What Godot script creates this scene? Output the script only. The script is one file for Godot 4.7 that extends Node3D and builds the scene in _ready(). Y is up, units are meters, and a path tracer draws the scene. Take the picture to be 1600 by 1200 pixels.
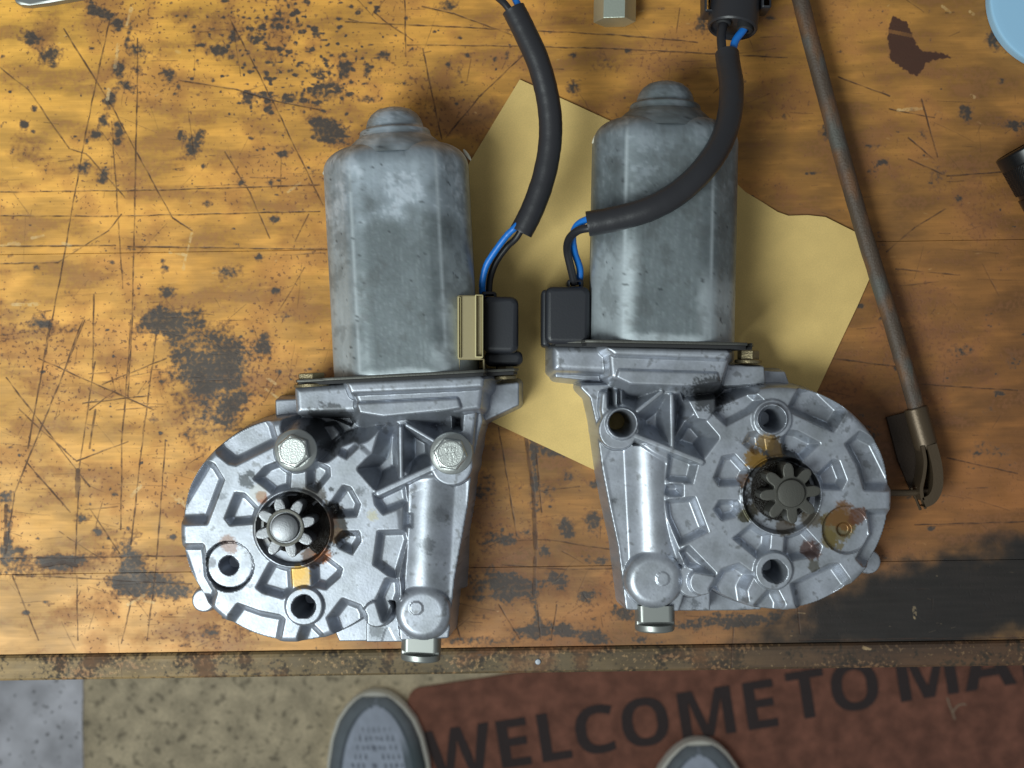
extends Node3D

# Two window motors on a worn workbench. Lengths in the builders are millimetres; commit() turns them into metres.
# The bench top is y = 0. Points noted on a plan at 0.231 mm per step, 500 mm under the lens, become places through at().
const STEP := 0.23125
const LENS := 500.0
const FLOOR := -870.0

var mats := {}
var n_mid := FastNoiseLite.new()
var n_fine := FastNoiseLite.new()
var n_low := FastNoiseLite.new()

func _ready() -> void:
	# ---------------------------------------------------------------- camera, surroundings, lamps, exposure
	var cam := Camera3D.new()
	cam.name = "camera"
	add_child(cam)
	cam.position = Vector3(0, LENS * 0.001, 0)
	cam.rotation_degrees = Vector3(-90, 0, 0)
	cam.fov = 2.0 * rad_to_deg(atan(600.0 * STEP / LENS))
	cam.near = 0.02
	cam.far = 12.0
	cam.current = true
	var optics := CameraAttributesPhysical.new()      # phone lens: focused on the castings, the floor a little soft
	optics.frustum_focal_length = 12.0 * LENS / (600.0 * STEP)
	optics.frustum_focus_distance = 0.476
	optics.frustum_near = 0.02
	optics.frustum_far = 12.0
	optics.exposure_aperture = 20.0
	cam.attributes = optics

	var we := WorldEnvironment.new()
	we.name = "surroundings"
	var env := Environment.new()
	env.background_mode = Environment.BG_COLOR
	env.background_color = Color(0.20, 0.214, 0.222).linear_to_srgb()
	env.tonemap_mode = Environment.TONE_MAPPER_LINEAR
	env.tonemap_exposure = 1.0
	env.sdfgi_enabled = true
	env.ssao_enabled = true
	env.ssil_enabled = true
	we.environment = env
	add_child(we)

	var lamp := AreaLight3D.new()
	lamp.name = "workshop_lamp_light"
	add_child(lamp)
	lamp.position = Vector3(-0.40, 0.74, 0.33)
	lamp.look_at(Vector3(-0.04, 0.0, 0.03), Vector3.UP)
	lamp.area_size = Vector2(0.38, 0.38)
	lamp.area_normalize_energy = true
	lamp.light_energy = 0.77
	lamp.light_color = Color(0.96, 1.0, 0.99)
	lamp.shadow_enabled = true

	setup_noise()
	setup_materials()
	build_setting()
	build_bench()
	build_motor_left()
	build_motor_right()
	build_paper()
	build_small_things()
	build_floor_things()


# ==================================================================== helpers

func at(px: float, py: float, h := 0.0) -> Vector3:
	var k := STEP * (LENS - h) / LENS
	return Vector3((px - 800.0) * k, h, (py - 600.0) * k)

func at2(px: float, py: float, h := 0.0) -> Vector2:
	var k := STEP * (LENS - h) / LENS
	return Vector2((px - 800.0) * k, (py - 600.0) * k)

func poly(a: Array, h := 0.0) -> PackedVector2Array:
	var out := PackedVector2Array()
	for i in range(0, a.size(), 2):
		out.append(at2(a[i], a[i + 1], h))
	return out

func lin(r: float, g: float, b: float) -> Color:      # sRGB 0..255 to a linear colour
	return Color(r / 255.0, g / 255.0, b / 255.0).srgb_to_linear()

func sstep(a: float, b: float, x: float) -> float:
	var t := clampf((x - a) / (b - a), 0.0, 1.0)
	return t * t * (3.0 - 2.0 * t)

func thing(called: String, label: String, category: String, group := "") -> Node3D:
	var o := Node3D.new()
	o.name = called
	o.set_meta("label", label)
	o.set_meta("category", category)
	if group:
		o.set_meta("group", group)
	add_child(o, true)
	return o

func put(called: String, mesh: Mesh, m: Material, parent: Node, where := Vector3.ZERO) -> MeshInstance3D:
	var o := MeshInstance3D.new()
	o.name = called
	o.mesh = mesh
	o.material_override = m
	o.position = where
	o.cast_shadow = GeometryInstance3D.SHADOW_CASTING_SETTING_ON
	parent.add_child(o, true)
	return o

func tag(o: Node, label: String, category: String, group := "", kind := "") -> void:
	if label: o.set_meta("label", label)
	if category: o.set_meta("category", category)
	if group: o.set_meta("group", group)
	if kind: o.set_meta("kind", kind)

# ---- indexed mesh with given normals
func arrays_mesh(v: PackedVector3Array, n: PackedVector3Array, idx: PackedInt32Array, uv := PackedVector2Array(), c := PackedColorArray()) -> ArrayMesh:
	var a := []
	a.resize(Mesh.ARRAY_MAX)
	for i in v.size():
		v[i] = v[i] * 0.001
	a[Mesh.ARRAY_VERTEX] = v
	a[Mesh.ARRAY_NORMAL] = n
	a[Mesh.ARRAY_INDEX] = idx
	if uv.size(): a[Mesh.ARRAY_TEX_UV] = uv
	if c.size(): a[Mesh.ARRAY_COLOR] = c
	var m := ArrayMesh.new()
	m.add_surface_from_arrays(Mesh.PRIMITIVE_TRIANGLES, a)
	return m

# ---- triangle soup (mm) to a mesh whose edges sharper than the limit stay sharp
func commit(s: PackedVector3Array, limit := 38.0) -> ArrayMesh:
	var nf := s.size() / 3
	var fn := PackedVector3Array()
	fn.resize(nf)
	var near := {}
	for f in nf:
		var a := s[f * 3]
		var b := s[f * 3 + 1]
		var c := s[f * 3 + 2]
		fn[f] = (c - a).cross(b - a)
		for k in 3:
			var key := Vector3i(s[f * 3 + k] * 500.0)
			if near.has(key):
				near[key].append(f)
			else:
				near[key] = PackedInt32Array([f])
	var cosl := cos(deg_to_rad(limit))
	var n := PackedVector3Array()
	n.resize(s.size())
	var idx := PackedInt32Array()
	idx.resize(s.size())
	var v := PackedVector3Array()
	v.resize(s.size())
	for f in nf:
		var u := fn[f].normalized()
		for k in 3:
			var i := f * 3 + k
			var sum := Vector3.ZERO
			for g in near[Vector3i(s[i] * 500.0)]:
				if fn[g].normalized().dot(u) >= cosl:
					sum += fn[g]
			n[i] = sum.normalized() if sum.length() > 0.0 else Vector3.UP
			idx[i] = i
			v[i] = s[i]
	return arrays_mesh(v, n, idx)

func quad(s: PackedVector3Array, a: Vector3, b: Vector3, c: Vector3, d: Vector3) -> void:
	s.append_array(PackedVector3Array([a, b, c, a, c, d]))

func lathe(s: PackedVector3Array, prof: Array, seg: int, xf := Transform3D()) -> void:   # (radius, y) from bottom to top
	for i in prof.size() - 1:
		var p: Vector2 = prof[i]
		var q: Vector2 = prof[i + 1]
		for k in seg:
			var a0 := TAU * k / seg
			var a1 := TAU * (k + 1) / seg
			var d0 := Vector3(cos(a0), 0, sin(a0))
			var d1 := Vector3(cos(a1), 0, sin(a1))
			var p0 := xf * (d0 * p.x + Vector3(0, p.y, 0))
			var p1 := xf * (d1 * p.x + Vector3(0, p.y, 0))
			var q0 := xf * (d0 * q.x + Vector3(0, q.y, 0))
			var q1 := xf * (d1 * q.x + Vector3(0, q.y, 0))
			if p.x > 0.0001: s.append_array(PackedVector3Array([p0, p1, q1]))
			if q.x > 0.0001: s.append_array(PackedVector3Array([p0, q1, q0]))

func inset(pg: PackedVector2Array, d: float) -> PackedVector2Array:
	var out := PackedVector2Array()
	var n := pg.size()
	for i in n:
		var a := pg[(i + n - 1) % n]
		var b := pg[i]
		var c := pg[(i + 1) % n]
		var e0 := (b - a).normalized()
		var e1 := (c - b).normalized()
		var n0 := Vector2(-e0.y, e0.x)
		var n1 := Vector2(-e1.y, e1.x)
		var m := (n0 + n1)
		m = m / maxf(0.35, m.length_squared() * 0.5)
		out.append(b + m * d)
	return out

func ccw(pg: PackedVector2Array) -> PackedVector2Array:    # inset() goes inwards on this winding
	var area := 0.0
	for i in pg.size():
		area += pg[i].cross(pg[(i + 1) % pg.size()])
	if area < 0.0:
		pg.reverse()
	return pg

func prism(s: PackedVector3Array, pg0: PackedVector2Array, y0: float, y1: float, bev := 0.4, xf := Transform3D(), steps := 2, both := false) -> void:
	var pg := ccw(pg0.duplicate())
	var rings: Array = []
	if both:
		for k in steps:
			var t := PI * 0.5 * k / steps
			rings.append([inset(pg, bev * (1.0 - sin(t))), y0 + bev * (1.0 - cos(t))])
		rings.append([pg, y0 + bev])
	else:
		rings.append([pg, y0])
	rings.append([pg, y1 - bev])
	for k in range(1, steps + 1):
		var t := PI * 0.5 * k / steps
		rings.append([inset(pg, bev * (1.0 - cos(t))), y1 - bev + bev * sin(t)])
	var n := pg.size()
	for r in rings.size() - 1:
		var lo: PackedVector2Array = rings[r][0]
		var hi: PackedVector2Array = rings[r + 1][0]
		for i in n:
			var j := (i + 1) % n
			var a := xf * Vector3(lo[i].x, rings[r][1], lo[i].y)
			var b := xf * Vector3(lo[j].x, rings[r][1], lo[j].y)
			var c := xf * Vector3(hi[j].x, rings[r + 1][1], hi[j].y)
			var d := xf * Vector3(hi[i].x, rings[r + 1][1], hi[i].y)
			quad(s, a, b, c, d)
	var top: PackedVector2Array = rings[-1][0]
	var tri := Geometry2D.triangulate_polygon(top)
	for t in range(0, tri.size(), 3):
		var a := top[tri[t]]
		var b := top[tri[t + 1]]
		var c := top[tri[t + 2]]
		if (b - a).cross(c - a) < 0.0:
			var w := b
			b = c
			c = w
		s.append_array(PackedVector3Array([xf * Vector3(a.x, y1, a.y), xf * Vector3(b.x, y1, b.y), xf * Vector3(c.x, y1, c.y)]))
	var bot: PackedVector2Array = rings[0][0]
	tri = Geometry2D.triangulate_polygon(bot)
	for t in range(0, tri.size(), 3):
		var a := bot[tri[t]]
		var b := bot[tri[t + 1]]
		var c := bot[tri[t + 2]]
		if (b - a).cross(c - a) > 0.0:
			var w := b
			b = c
			c = w
		s.append_array(PackedVector3Array([xf * Vector3(a.x, y0, a.y), xf * Vector3(b.x, y0, b.y), xf * Vector3(c.x, y0, c.y)]))

func rrect(x0: float, y0: float, x1: float, y1: float, r: float, k := 4) -> PackedVector2Array:
	var out := PackedVector2Array()
	var cs := [[Vector2(x1 - r, y1 - r), 0.0], [Vector2(x0 + r, y1 - r), 0.25], [Vector2(x0 + r, y0 + r), 0.5], [Vector2(x1 - r, y0 + r), 0.75]]
	for c in cs:
		for i in k + 1:
			var a: float = TAU * (c[1] + 0.25 * i / k)
			out.append(c[0] + Vector2(cos(a), sin(a)) * r)
	return out

func ngon(r: float, n: int, turn := 0.0, c := Vector2.ZERO) -> PackedVector2Array:
	var out := PackedVector2Array()
	for i in n:
		out.append(c + Vector2(cos(TAU * i / n + turn), sin(TAU * i / n + turn)) * r)
	return out

func smooth_path(p: PackedVector3Array, per := 8) -> PackedVector3Array:
	var out := PackedVector3Array()
	var n := p.size()
	for i in n - 1:
		var a := p[maxi(i - 1, 0)]
		var d := p[mini(i + 2, n - 1)]
		for k in per:
			out.append(p[i].cubic_interpolate(p[i + 1], a, d, float(k) / per))
	out.append(p[n - 1])
	return out

func tube(s: PackedVector3Array, path: PackedVector3Array, r: float, seg := 16, hollow := 0.0, wob := 0.0) -> void:
	var n := path.size()
	var rings: Array = []
	var up := Vector3.UP
	for i in n:
		var t := (path[mini(i + 1, n - 1)] - path[maxi(i - 1, 0)]).normalized()
		if absf(t.dot(up)) > 0.95: up = Vector3.RIGHT
		var side := t.cross(up).normalized()
		up = side.cross(t).normalized()
		var ring := PackedVector3Array()
		var rr := r * (1.0 + wob * n_mid.get_noise_2d(i * 9.0, r * 50.0))
		for k in seg:
			var a := TAU * k / seg
			ring.append(path[i] + (side * cos(a) + up * sin(a)) * rr)
		rings.append(ring)
	if hollow > 0.0:      # a lip and a short way into the bore at both ends
		for e in 2:
			var i := 0 if e == 0 else n - 1
			var inw := (path[1] - path[0]).normalized() if e == 0 else (path[n - 2] - path[n - 1]).normalized()
			var lip := PackedVector3Array()
			var deep := PackedVector3Array()
			for p in (rings[0] if e == 0 else rings[-1]):
				var q: Vector3 = path[i] + (p - path[i]) * hollow
				lip.append(q)
				deep.append(q + inw * r * 2.0)
			if e == 0:
				rings.push_front(lip)
				rings.push_front(deep)
			else:
				rings.append(lip)
				rings.append(deep)
	for i in rings.size() - 1:
		for k in seg:
			var j := (k + 1) % seg
			quad(s, rings[i][k], rings[i + 1][k], rings[i + 1][j], rings[i][j])
	for e in 2:
		var ring: PackedVector3Array = rings[0] if e == 0 else rings[-1]
		var c := Vector3.ZERO
		for p in ring: c += p / seg
		for k in seg:
			var j := (k + 1) % seg
			s.append_array(PackedVector3Array([c, ring[k], ring[j]]) if e == 0 else PackedVector3Array([c, ring[j], ring[k]]))

# ---- rows of points to a smooth skin; closed joins the last column to the first
func skin(rows: Array, closed: bool, cols: Array = [], flip := false) -> ArrayMesh:
	var w: int = rows[0].size()
	var v := PackedVector3Array()
	var c := PackedColorArray()
	for r in rows.size():
		v.append_array(rows[r])
		if cols.size(): c.append_array(cols[r])
	var n := PackedVector3Array()
	n.resize(v.size())
	var idx := PackedInt32Array()
	for r in rows.size() - 1:
		for k in (w if closed else w - 1):
			var j := (k + 1) % w
			var q := [r * w + k, r * w + j, (r + 1) * w + j, (r + 1) * w + k]
			if flip: q.reverse()
			for t in [[0, 1, 2], [0, 2, 3]]:
				var a: int = q[t[0]]
				var b: int = q[t[1]]
				var d: int = q[t[2]]
				var fn := (v[d] - v[a]).cross(v[b] - v[a])
				n[a] += fn
				n[b] += fn
				n[d] += fn
				idx.append_array(PackedInt32Array([a, b, d]))
	for i in n.size():
		n[i] = n[i].normalized() if n[i].length() > 1e-9 else Vector3.UP
	return arrays_mesh(v, n, idx, PackedVector2Array(), c)

func setup_noise() -> void:
	for p in [[n_mid, 11, 0.05, 4], [n_fine, 12, 0.4, 3], [n_low, 13, 0.012, 3]]:
		p[0].seed = p[1]
		p[0].noise_type = FastNoiseLite.TYPE_SIMPLEX_SMOOTH
		p[0].frequency = p[2]
		p[0].fractal_type = FastNoiseLite.FRACTAL_FBM
		p[0].fractal_octaves = p[3]

func noise_image(w: int, h: int, freq: float, oct: int, sd: int) -> Image:
	var n := FastNoiseLite.new()
	n.seed = sd
	n.noise_type = FastNoiseLite.TYPE_SIMPLEX_SMOOTH
	n.frequency = freq
	n.fractal_type = FastNoiseLite.FRACTAL_FBM
	n.fractal_octaves = oct
	return n.get_image(w, h)

func bump_texture(freq: float, oct: int, sd: int, size := 256) -> ImageTexture:
	var n := FastNoiseLite.new()
	n.seed = sd
	n.frequency = freq
	n.noise_type = FastNoiseLite.TYPE_SIMPLEX_SMOOTH
	n.fractal_octaves = oct
	return ImageTexture.create_from_image(n.get_seamless_image(size, size))

func mat(called: String, c: Color, rough: float, metal := 0.0, spec := 0.5) -> StandardMaterial3D:
	var m := StandardMaterial3D.new()
	m.resource_name = called
	m.albedo_color = c.linear_to_srgb()
	m.roughness = rough
	m.metallic = metal
	m.metallic_specular = spec
	mats[called] = m
	return m

func grainy(m: StandardMaterial3D, tex: Texture2D, scale: float, relief_cm: float) -> void:
	m.uv1_triplanar = true
	m.uv1_scale = Vector3.ONE * scale
	m.heightmap_enabled = true
	m.heightmap_texture = tex
	m.heightmap_scale = relief_cm

func setup_materials() -> void:
	var cast := bump_texture(0.06, 4, 5)
	var m := mat("cast_aluminium", Color.WHITE, 0.42, 0.64)
	var patchy := FastNoiseLite.new()
	patchy.seed = 61
	patchy.frequency = 0.03
	patchy.fractal_octaves = 5
	var pd := patchy.get_seamless_image(256, 256).get_data()
	for k in pd.size(): pd[k] = 228 + int(pd[k] * 0.10)
	m.roughness_texture = ImageTexture.create_from_image(Image.create_from_data(256, 256, false, Image.FORMAT_L8, pd))
	m.vertex_color_use_as_albedo = true
	grainy(m, cast, 55.0, 0.0012)
	m = mat("zinc_steel", Color.WHITE, 0.48, 0.45)
	m.vertex_color_use_as_albedo = true
	grainy(m, cast, 40.0, 0.0018)
	m = mat("bolt_zinc", lin(184, 188, 186), 0.36, 0.85)
	grainy(m, cast, 90.0, 0.004)
	m = mat("bolt_brown", lin(140, 128, 100), 0.42, 0.75)
	grainy(m, cast, 90.0, 0.012)
	m = mat("gear_steel", lin(122, 124, 128), 0.36, 0.8)
	grainy(m, cast, 110.0, 0.006)
	m = mat("gear_greasy", lin(84, 83, 78), 0.46, 0.5)
	grainy(m, cast, 110.0, 0.005)
	m = mat("rubber", lin(44, 44, 48), 0.40, 0.0)
	grainy(m, cast, 60.0, 0.003)
	m = mat("black_plastic", lin(38, 40, 46), 0.42, 0.0)
	grainy(m, cast, 70.0, 0.002)
	m = mat("cream_plastic", lin(196, 184, 138), 0.5, 0.0)
	m = mat("shaded_cream", lin(150, 138, 104), 0.5, 0.0)  # the cream plastic again, its shade painted in as a darker tone
	grainy(m, cast, 40.0, 0.002)
	m = mat("wire_blue", lin(24, 112, 200), 0.4, 0.0)
	m = mat("wire_black", lin(36, 36, 40), 0.45, 0.0)
	m = mat("gasket", lin(34, 34, 36), 0.7, 0.0)
	m = mat("sheet_steel", lin(150, 153, 150), 0.42, 0.8)
	m = mat("dark_sheet", lin(84, 84, 80), 0.5, 0.6)
	grainy(m, cast, 60.0, 0.004)
	m = mat("grease", lin(22, 18, 14), 0.25, 0.0)
	grainy(m, cast, 120.0, 0.06)
	m = mat("sealant", lin(205, 200, 182), 0.6, 0.0)
	m = mat("rod_rust", Color.WHITE, 0.6, 0.0)
	m.vertex_color_use_as_albedo = true
	grainy(m, cast, 60.0, 0.02)
	m = mat("clevis_steel", lin(88, 74, 58), 0.42, 0.5)
	grainy(m, cast, 60.0, 0.004)
	m = mat("bracket_brown", lin(50, 36, 24), 0.65, 0.0)
	grainy(m, cast, 60.0, 0.004)
	m = mat("nut_zinc", lin(196, 204, 190), 0.34, 0.75)
	grainy(m, cast, 60.0, 0.004)
	m = mat("pale_blue", lin(158, 204, 236), 0.45, 0.0)
	m = mat("torch_black", lin(20, 20, 22), 0.3, 0.2)
	m = mat("shoe_white", lin(226, 224, 214), 0.7, 0.0)
	grainy(m, cast, 14.0, 0.04)
	m = mat("shoe_mesh", Color.WHITE, 0.85, 0.0)
	m.vertex_color_use_as_albedo = true
	grainy(m, bump_texture(0.35, 2, 8), 60.0, 0.03)
	m = mat("shoe_lining", lin(40, 44, 52), 0.9, 0.0)
	m = mat("thread", lin(170, 150, 128), 0.9, 0.0)
	m = mat("mat_print", lin(66, 56, 56), 0.95, 0.0)
	grainy(m, bump_texture(0.35, 3, 9), 12.0, 0.15)
	m = mat("nail_steel", lin(165, 170, 178), 0.4, 0.8)


# ==================================================================== height fields (castings)

class Field:
	var x0: float
	var z0: float
	var nx: int
	var nz: int
	var st: float
	var h := PackedFloat32Array()

	func _init(ax: float, az: float, bx: float, bz: float, step: float) -> void:
		x0 = ax
		z0 = az
		st = step
		nx = int((bx - ax) / step) + 1
		nz = int((bz - az) / step) + 1
		h.resize(nx * nz)
		h.fill(-60.0)

	static func smax(a: float, b: float, k: float) -> float:
		var d := maxf(k - absf(a - b), 0.0)
		return maxf(a, b) + d * d / (4.0 * k)

	static func smin(a: float, b: float, k: float) -> float:
		var d := maxf(k - absf(a - b), 0.0)
		return minf(a, b) - d * d / (4.0 * k)

	static func sd_poly(p: Vector2, pg: PackedVector2Array) -> float:
		var n := pg.size()
		var d := (p - pg[0]).length_squared()
		var s := 1.0
		var j := n - 1
		for i in n:
			var e := pg[j] - pg[i]
			var w := p - pg[i]
			var b := w - e * clampf(w.dot(e) / e.length_squared(), 0.0, 1.0)
			d = minf(d, b.length_squared())
			var c1 := p.y >= pg[i].y
			var c2 := p.y < pg[j].y
			var c3 := e.x * w.y > e.y * w.x
			if (c1 and c2 and c3) or (not c1 and not c2 and not c3): s = -s
			j = i
		return s * sqrt(d)

	# what: 0 raise, 1 cut. shape: {c, r} a disc, {a, b, r} a capsule or {pg, r} a polygon with rounded corners
	func apply(what: int, shape: Dictionary, level: float, slope: float, rnd: float, blend: float) -> void:
		var lo: Vector2
		var hi: Vector2
		var kind := 0
		var pg := PackedVector2Array()
		var r: float = shape.get("r", 0.0)
		var lip: float = shape.get("lip", 0.0)
		var c := Vector2.ZERO
		var a := Vector2.ZERO
		var ba := Vector2.ZERO
		if shape.has("c"):
			c = shape.c
			lo = c - Vector2(r, r)
			hi = c + Vector2(r, r)
		elif shape.has("a"):
			kind = 1
			a = shape.a
			ba = shape.b - a
			lo = a.min(shape.b) - Vector2(r, r)
			hi = a.max(shape.b) + Vector2(r, r)
		else:
			kind = 2
			pg = shape.pg
			lo = pg[0]
			hi = pg[0]
			for p in pg:
				lo = lo.min(p)
				hi = hi.max(p)
			if r > 0.0:
				var ins := Geometry2D.offset_polygon(pg, -r)
				if ins.size() == 1: pg = ins[0]
				else: r = 0.0
		var m := (absf(level) / slope + 2.0 * st + blend + 0.5) if what == 0 else (14.0 / slope + 1.0 + blend)
		lo -= Vector2(m, m)
		hi += Vector2(m, m)
		for iz in range(maxi(0, int((lo.y - z0) / st)), mini(nz, int((hi.y - z0) / st) + 1)):
			for ix in range(maxi(0, int((lo.x - x0) / st)), mini(nx, int((hi.x - x0) / st) + 1)):
				var p := Vector2(x0 + ix * st, z0 + iz * st)
				var sd: float
				if kind == 0: sd = (p - c).length() - r
				elif kind == 1:
					var w := p - a
					sd = (w - ba * clampf(w.dot(ba) / ba.length_squared(), 0.0, 1.0)).length() - r
				else: sd = sd_poly(p, pg) - r + lip
				if sd - lip > m: continue
				var at := iz * nx + ix
				var e := sd + rnd
				if what == 0:
					var top := level
					if sd > 0.0: top = level - rnd - slope * sd
					elif e > 0.0: top = level - rnd + sqrt(maxf(rnd * rnd - e * e, 0.0))
					h[at] = smax(h[at], top, blend)
				else:
					var bot := level
					if sd > 0.0: bot = level + slope * (e - rnd * 0.5)
					elif e > 0.0: bot = level + slope * e * e / (2.0 * rnd)
					h[at] = smin(h[at], bot, blend)

	# a round bar lying from a to b with its axis at height zc
	func bar(a: Vector2, b: Vector2, r: float, zc: float, blend: float) -> void:
		var lo := a.min(b) - Vector2(r + 3, r + 3)
		var hi := a.max(b) + Vector2(r + 3, r + 3)
		var ba := b - a
		for iz in range(maxi(0, int((lo.y - z0) / st)), mini(nz, int((hi.y - z0) / st) + 1)):
			for ix in range(maxi(0, int((lo.x - x0) / st)), mini(nx, int((hi.x - x0) / st) + 1)):
				var p := Vector2(x0 + ix * st, z0 + iz * st)
				var w := p - a
				var t := w.dot(ba) / ba.length_squared()
				if t < 0.0 or t > 1.0: continue
				var d := (w - ba * t).length()
				var lim := r * 0.96
				var top: float = zc + sqrt(r * r - d * d) if d < lim else zc + sqrt(r * r - lim * lim) - 4.0 * (d - lim)
				var at := iz * nx + ix
				h[at] = smax(h[at], top, blend)

	func dome(c: Vector2, r: float, top: float, sag: float, slope: float) -> void:
		var m := top / slope + 1.0
		for iz in range(maxi(0, int((c.y - r - m - z0) / st)), mini(nz, int((c.y + r + m - z0) / st) + 1)):
			for ix in range(maxi(0, int((c.x - r - m - x0) / st)), mini(nx, int((c.x + r + m - x0) / st) + 1)):
				var d := (Vector2(x0 + ix * st, z0 + iz * st) - c).length()
				var y := top - sag * (d / r) * (d / r) if d < r else top - sag - slope * (d - r)
				var at := iz * nx + ix
				h[at] = smax(h[at], y, 0.5)

	func set_at(c: Vector2) -> float:
		return h[clampi(int((c.y - z0) / st), 0, nz - 1) * nx + clampi(int((c.x - x0) / st), 0, nx - 1)]


func field_mesh(f: Field, tint: Array, shade: Color) -> ArrayMesh:
	var map := PackedInt32Array()
	map.resize(f.nx * f.nz)
	map.fill(-1)
	var v := PackedVector3Array()
	var n := PackedVector3Array()
	var c := PackedColorArray()
	var idx := PackedInt32Array()
	var nx := f.nx
	var inv := 1.0 / (2.0 * f.st)
	for iz in range(1, f.nz - 2):
		for ix in range(1, nx - 2):
			var q := [iz * nx + ix, iz * nx + ix + 1, (iz + 1) * nx + ix + 1, (iz + 1) * nx + ix]
			if f.h[q[0]] < -0.4 and f.h[q[1]] < -0.4 and f.h[q[2]] < -0.4 and f.h[q[3]] < -0.4: continue
			for k in q:
				if map[k] >= 0: continue
				map[k] = v.size()
				var jx: int = k % nx
				var jz: int = k / nx
				var y := maxf(f.h[k], -1.5)
				var gx := clampf((maxf(f.h[mini(k + 1, jz * nx + nx - 1)], -1.5) - maxf(f.h[k - 1], -1.5)) * inv, -20.0, 20.0)
				var gz := clampf((maxf(f.h[k + nx], -1.5) - maxf(f.h[k - nx], -1.5)) * inv, -20.0, 20.0)
				var x := f.x0 + jx * f.st
				var z := f.z0 + jz * f.st
				v.append(Vector3(x, y, z))
				n.append(Vector3(-gx, 1.0, -gz).normalized())
				c.append(cast_colour(x, z, y, shade, tint))
			idx.append_array(PackedInt32Array([map[q[0]], map[q[1]], map[q[2]], map[q[0]], map[q[2]], map[q[3]]]))
	return arrays_mesh(v, n, idx, PackedVector2Array(), c)

# tint: [centre, radius, colour, strength, edge] patches of rust, grease and dirt, and shade painted into hollows
func cast_colour(x: float, z: float, y: float, base: Color, tint: Array) -> Color:
	var a := n_mid.get_noise_2d(x * 2.2, z * 2.2)
	var b := n_fine.get_noise_2d(x * 2.0, z * 2.0)
	var l := n_low.get_noise_2d(x * 6.0, z * 6.0)
	var k := 1.0 + 0.20 * a + 0.12 * b + 0.26 * l
	var c := Color(base.r * k, base.g * k, base.b * (k + 0.03 * l))
	var dirt := sstep(0.30, 0.55, a * 0.6 + n_mid.get_noise_2d(x * 6.0 + 300.0, z * 6.0) * 0.6 + l * 0.25)
	c = c.lerp(Color(0.10, 0.10, 0.095), 0.55 * dirt)
	for t in tint:
		var d: float = (Vector2(x, z) - t[0]).length() / t[1]
		if d > 1.6: continue
		var e: float = 1.0 - d + 0.55 * (a + 0.6 * b) + t[4]
		c = c.lerp(t[2], t[3] * sstep(0.0, 0.3, e))
	return c


# ==================================================================== setting

func build_setting() -> void:
	# concrete floor
	var w := 1024
	var im := Image.create(w, w, false, Image.FORMAT_RGB8)
	var f1 := FastNoiseLite.new()
	f1.seed = 31
	f1.frequency = 0.02
	f1.fractal_octaves = 4
	var i1 := f1.get_seamless_image(w, w).get_data()
	f1.frequency = 0.22
	f1.seed = 32
	var i2 := f1.get_seamless_image(w, w).get_data()
	f1.frequency = 0.05
	f1.seed = 33
	f1.fractal_octaves = 2
	var i3 := f1.get_seamless_image(w, w).get_data()
	var px := PackedByteArray()
	px.resize(w * w * 3)
	for i in w * w:
		var a := i1[i] / 255.0
		var b := i2[i] / 255.0
		var s := i3[i] / 255.0
		var k := 0.78 + 0.26 * a + 0.22 * (b - 0.5)
		var d := 1.0 - 0.26 * sstep(0.62, 0.86, s + 0.12 * (b - 0.5))
		var p := sstep(0.86, 0.93, b) * 0.25
		px[i * 3] = clampi(int((214 * k) * d + 255 * p * 0.4), 0, 255)
		px[i * 3 + 1] = clampi(int((197 * k) * d + 255 * p * 0.4), 0, 255)
		px[i * 3 + 2] = clampi(int((165 * k) * d + 250 * p * 0.4), 0, 255)
	im.set_data(w, w, false, Image.FORMAT_RGB8, px)
	var m := mat("concrete", Color.WHITE, 0.8)
	m.albedo_texture = ImageTexture.create_from_image(im)
	m.uv1_scale = Vector3(10, 10, 1)
	var pl := PlaneMesh.new()
	pl.size = Vector2(7.0, 7.0)
	var fl := put("floor", pl, m, self, Vector3(0.3, FLOOR * 0.001, 0.2))
	tag(fl, "tan concrete floor with dark spots below the workbench", "floor", "", "structure")
	# grey painted patch of floor at the left
	var s := PackedVector3Array()
	var pts := PackedVector2Array()
	var rng := RandomNumberGenerator.new()
	rng.seed = 4
	for p in poly([-1200, 900, 131, 900, 131, 2400, -1200, 2400], FLOOR):
		pts.append(p)
	var edge := PackedVector2Array()
	edge.append(pts[0])
	for i in 41:
		edge.append(Vector2(pts[1].x + rng.randf_range(-1.2, 1.2), lerpf(pts[1].y, pts[2].y, i / 40.0)))
	edge.append(pts[3])
	prism(s, edge, FLOOR + 0.2, FLOOR + 4.0, 0.3)
	var m2 := mat("grey_paint_floor", Color.WHITE, 0.7)
	var ci := Image.create(512, 512, false, Image.FORMAT_RGB8)
	var q1 := f1.get_seamless_image(512, 512).get_data()
	f1.frequency = 0.012
	f1.seed = 37
	f1.fractal_octaves = 4
	var q2 := f1.get_seamless_image(512, 512).get_data()
	var cp := PackedByteArray()
	cp.resize(512 * 512 * 3)
	for i in 512 * 512:
		var k := 0.82 + 0.3 * (q2[i] / 255.0)
		k *= 1.0 - 0.35 * sstep(0.74, 0.82, q1[i] / 255.0)
		cp[i * 3] = clampi(int(206 * k), 0, 255)
		cp[i * 3 + 1] = clampi(int(206 * k), 0, 255)
		cp[i * 3 + 2] = clampi(int(214 * k), 0, 255)
	ci.set_data(512, 512, false, Image.FORMAT_RGB8, cp)
	m2.albedo_texture = ImageTexture.create_from_image(ci)
	m2.uv1_triplanar = true
	m2.uv1_scale = Vector3.ONE * 3.0
	var pa := put("floor_patch", commit(s), m2, self)
	tag(pa, "bluish grey painted patch of floor left of the shoes", "floor", "", "structure")


# ==================================================================== workbench

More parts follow.
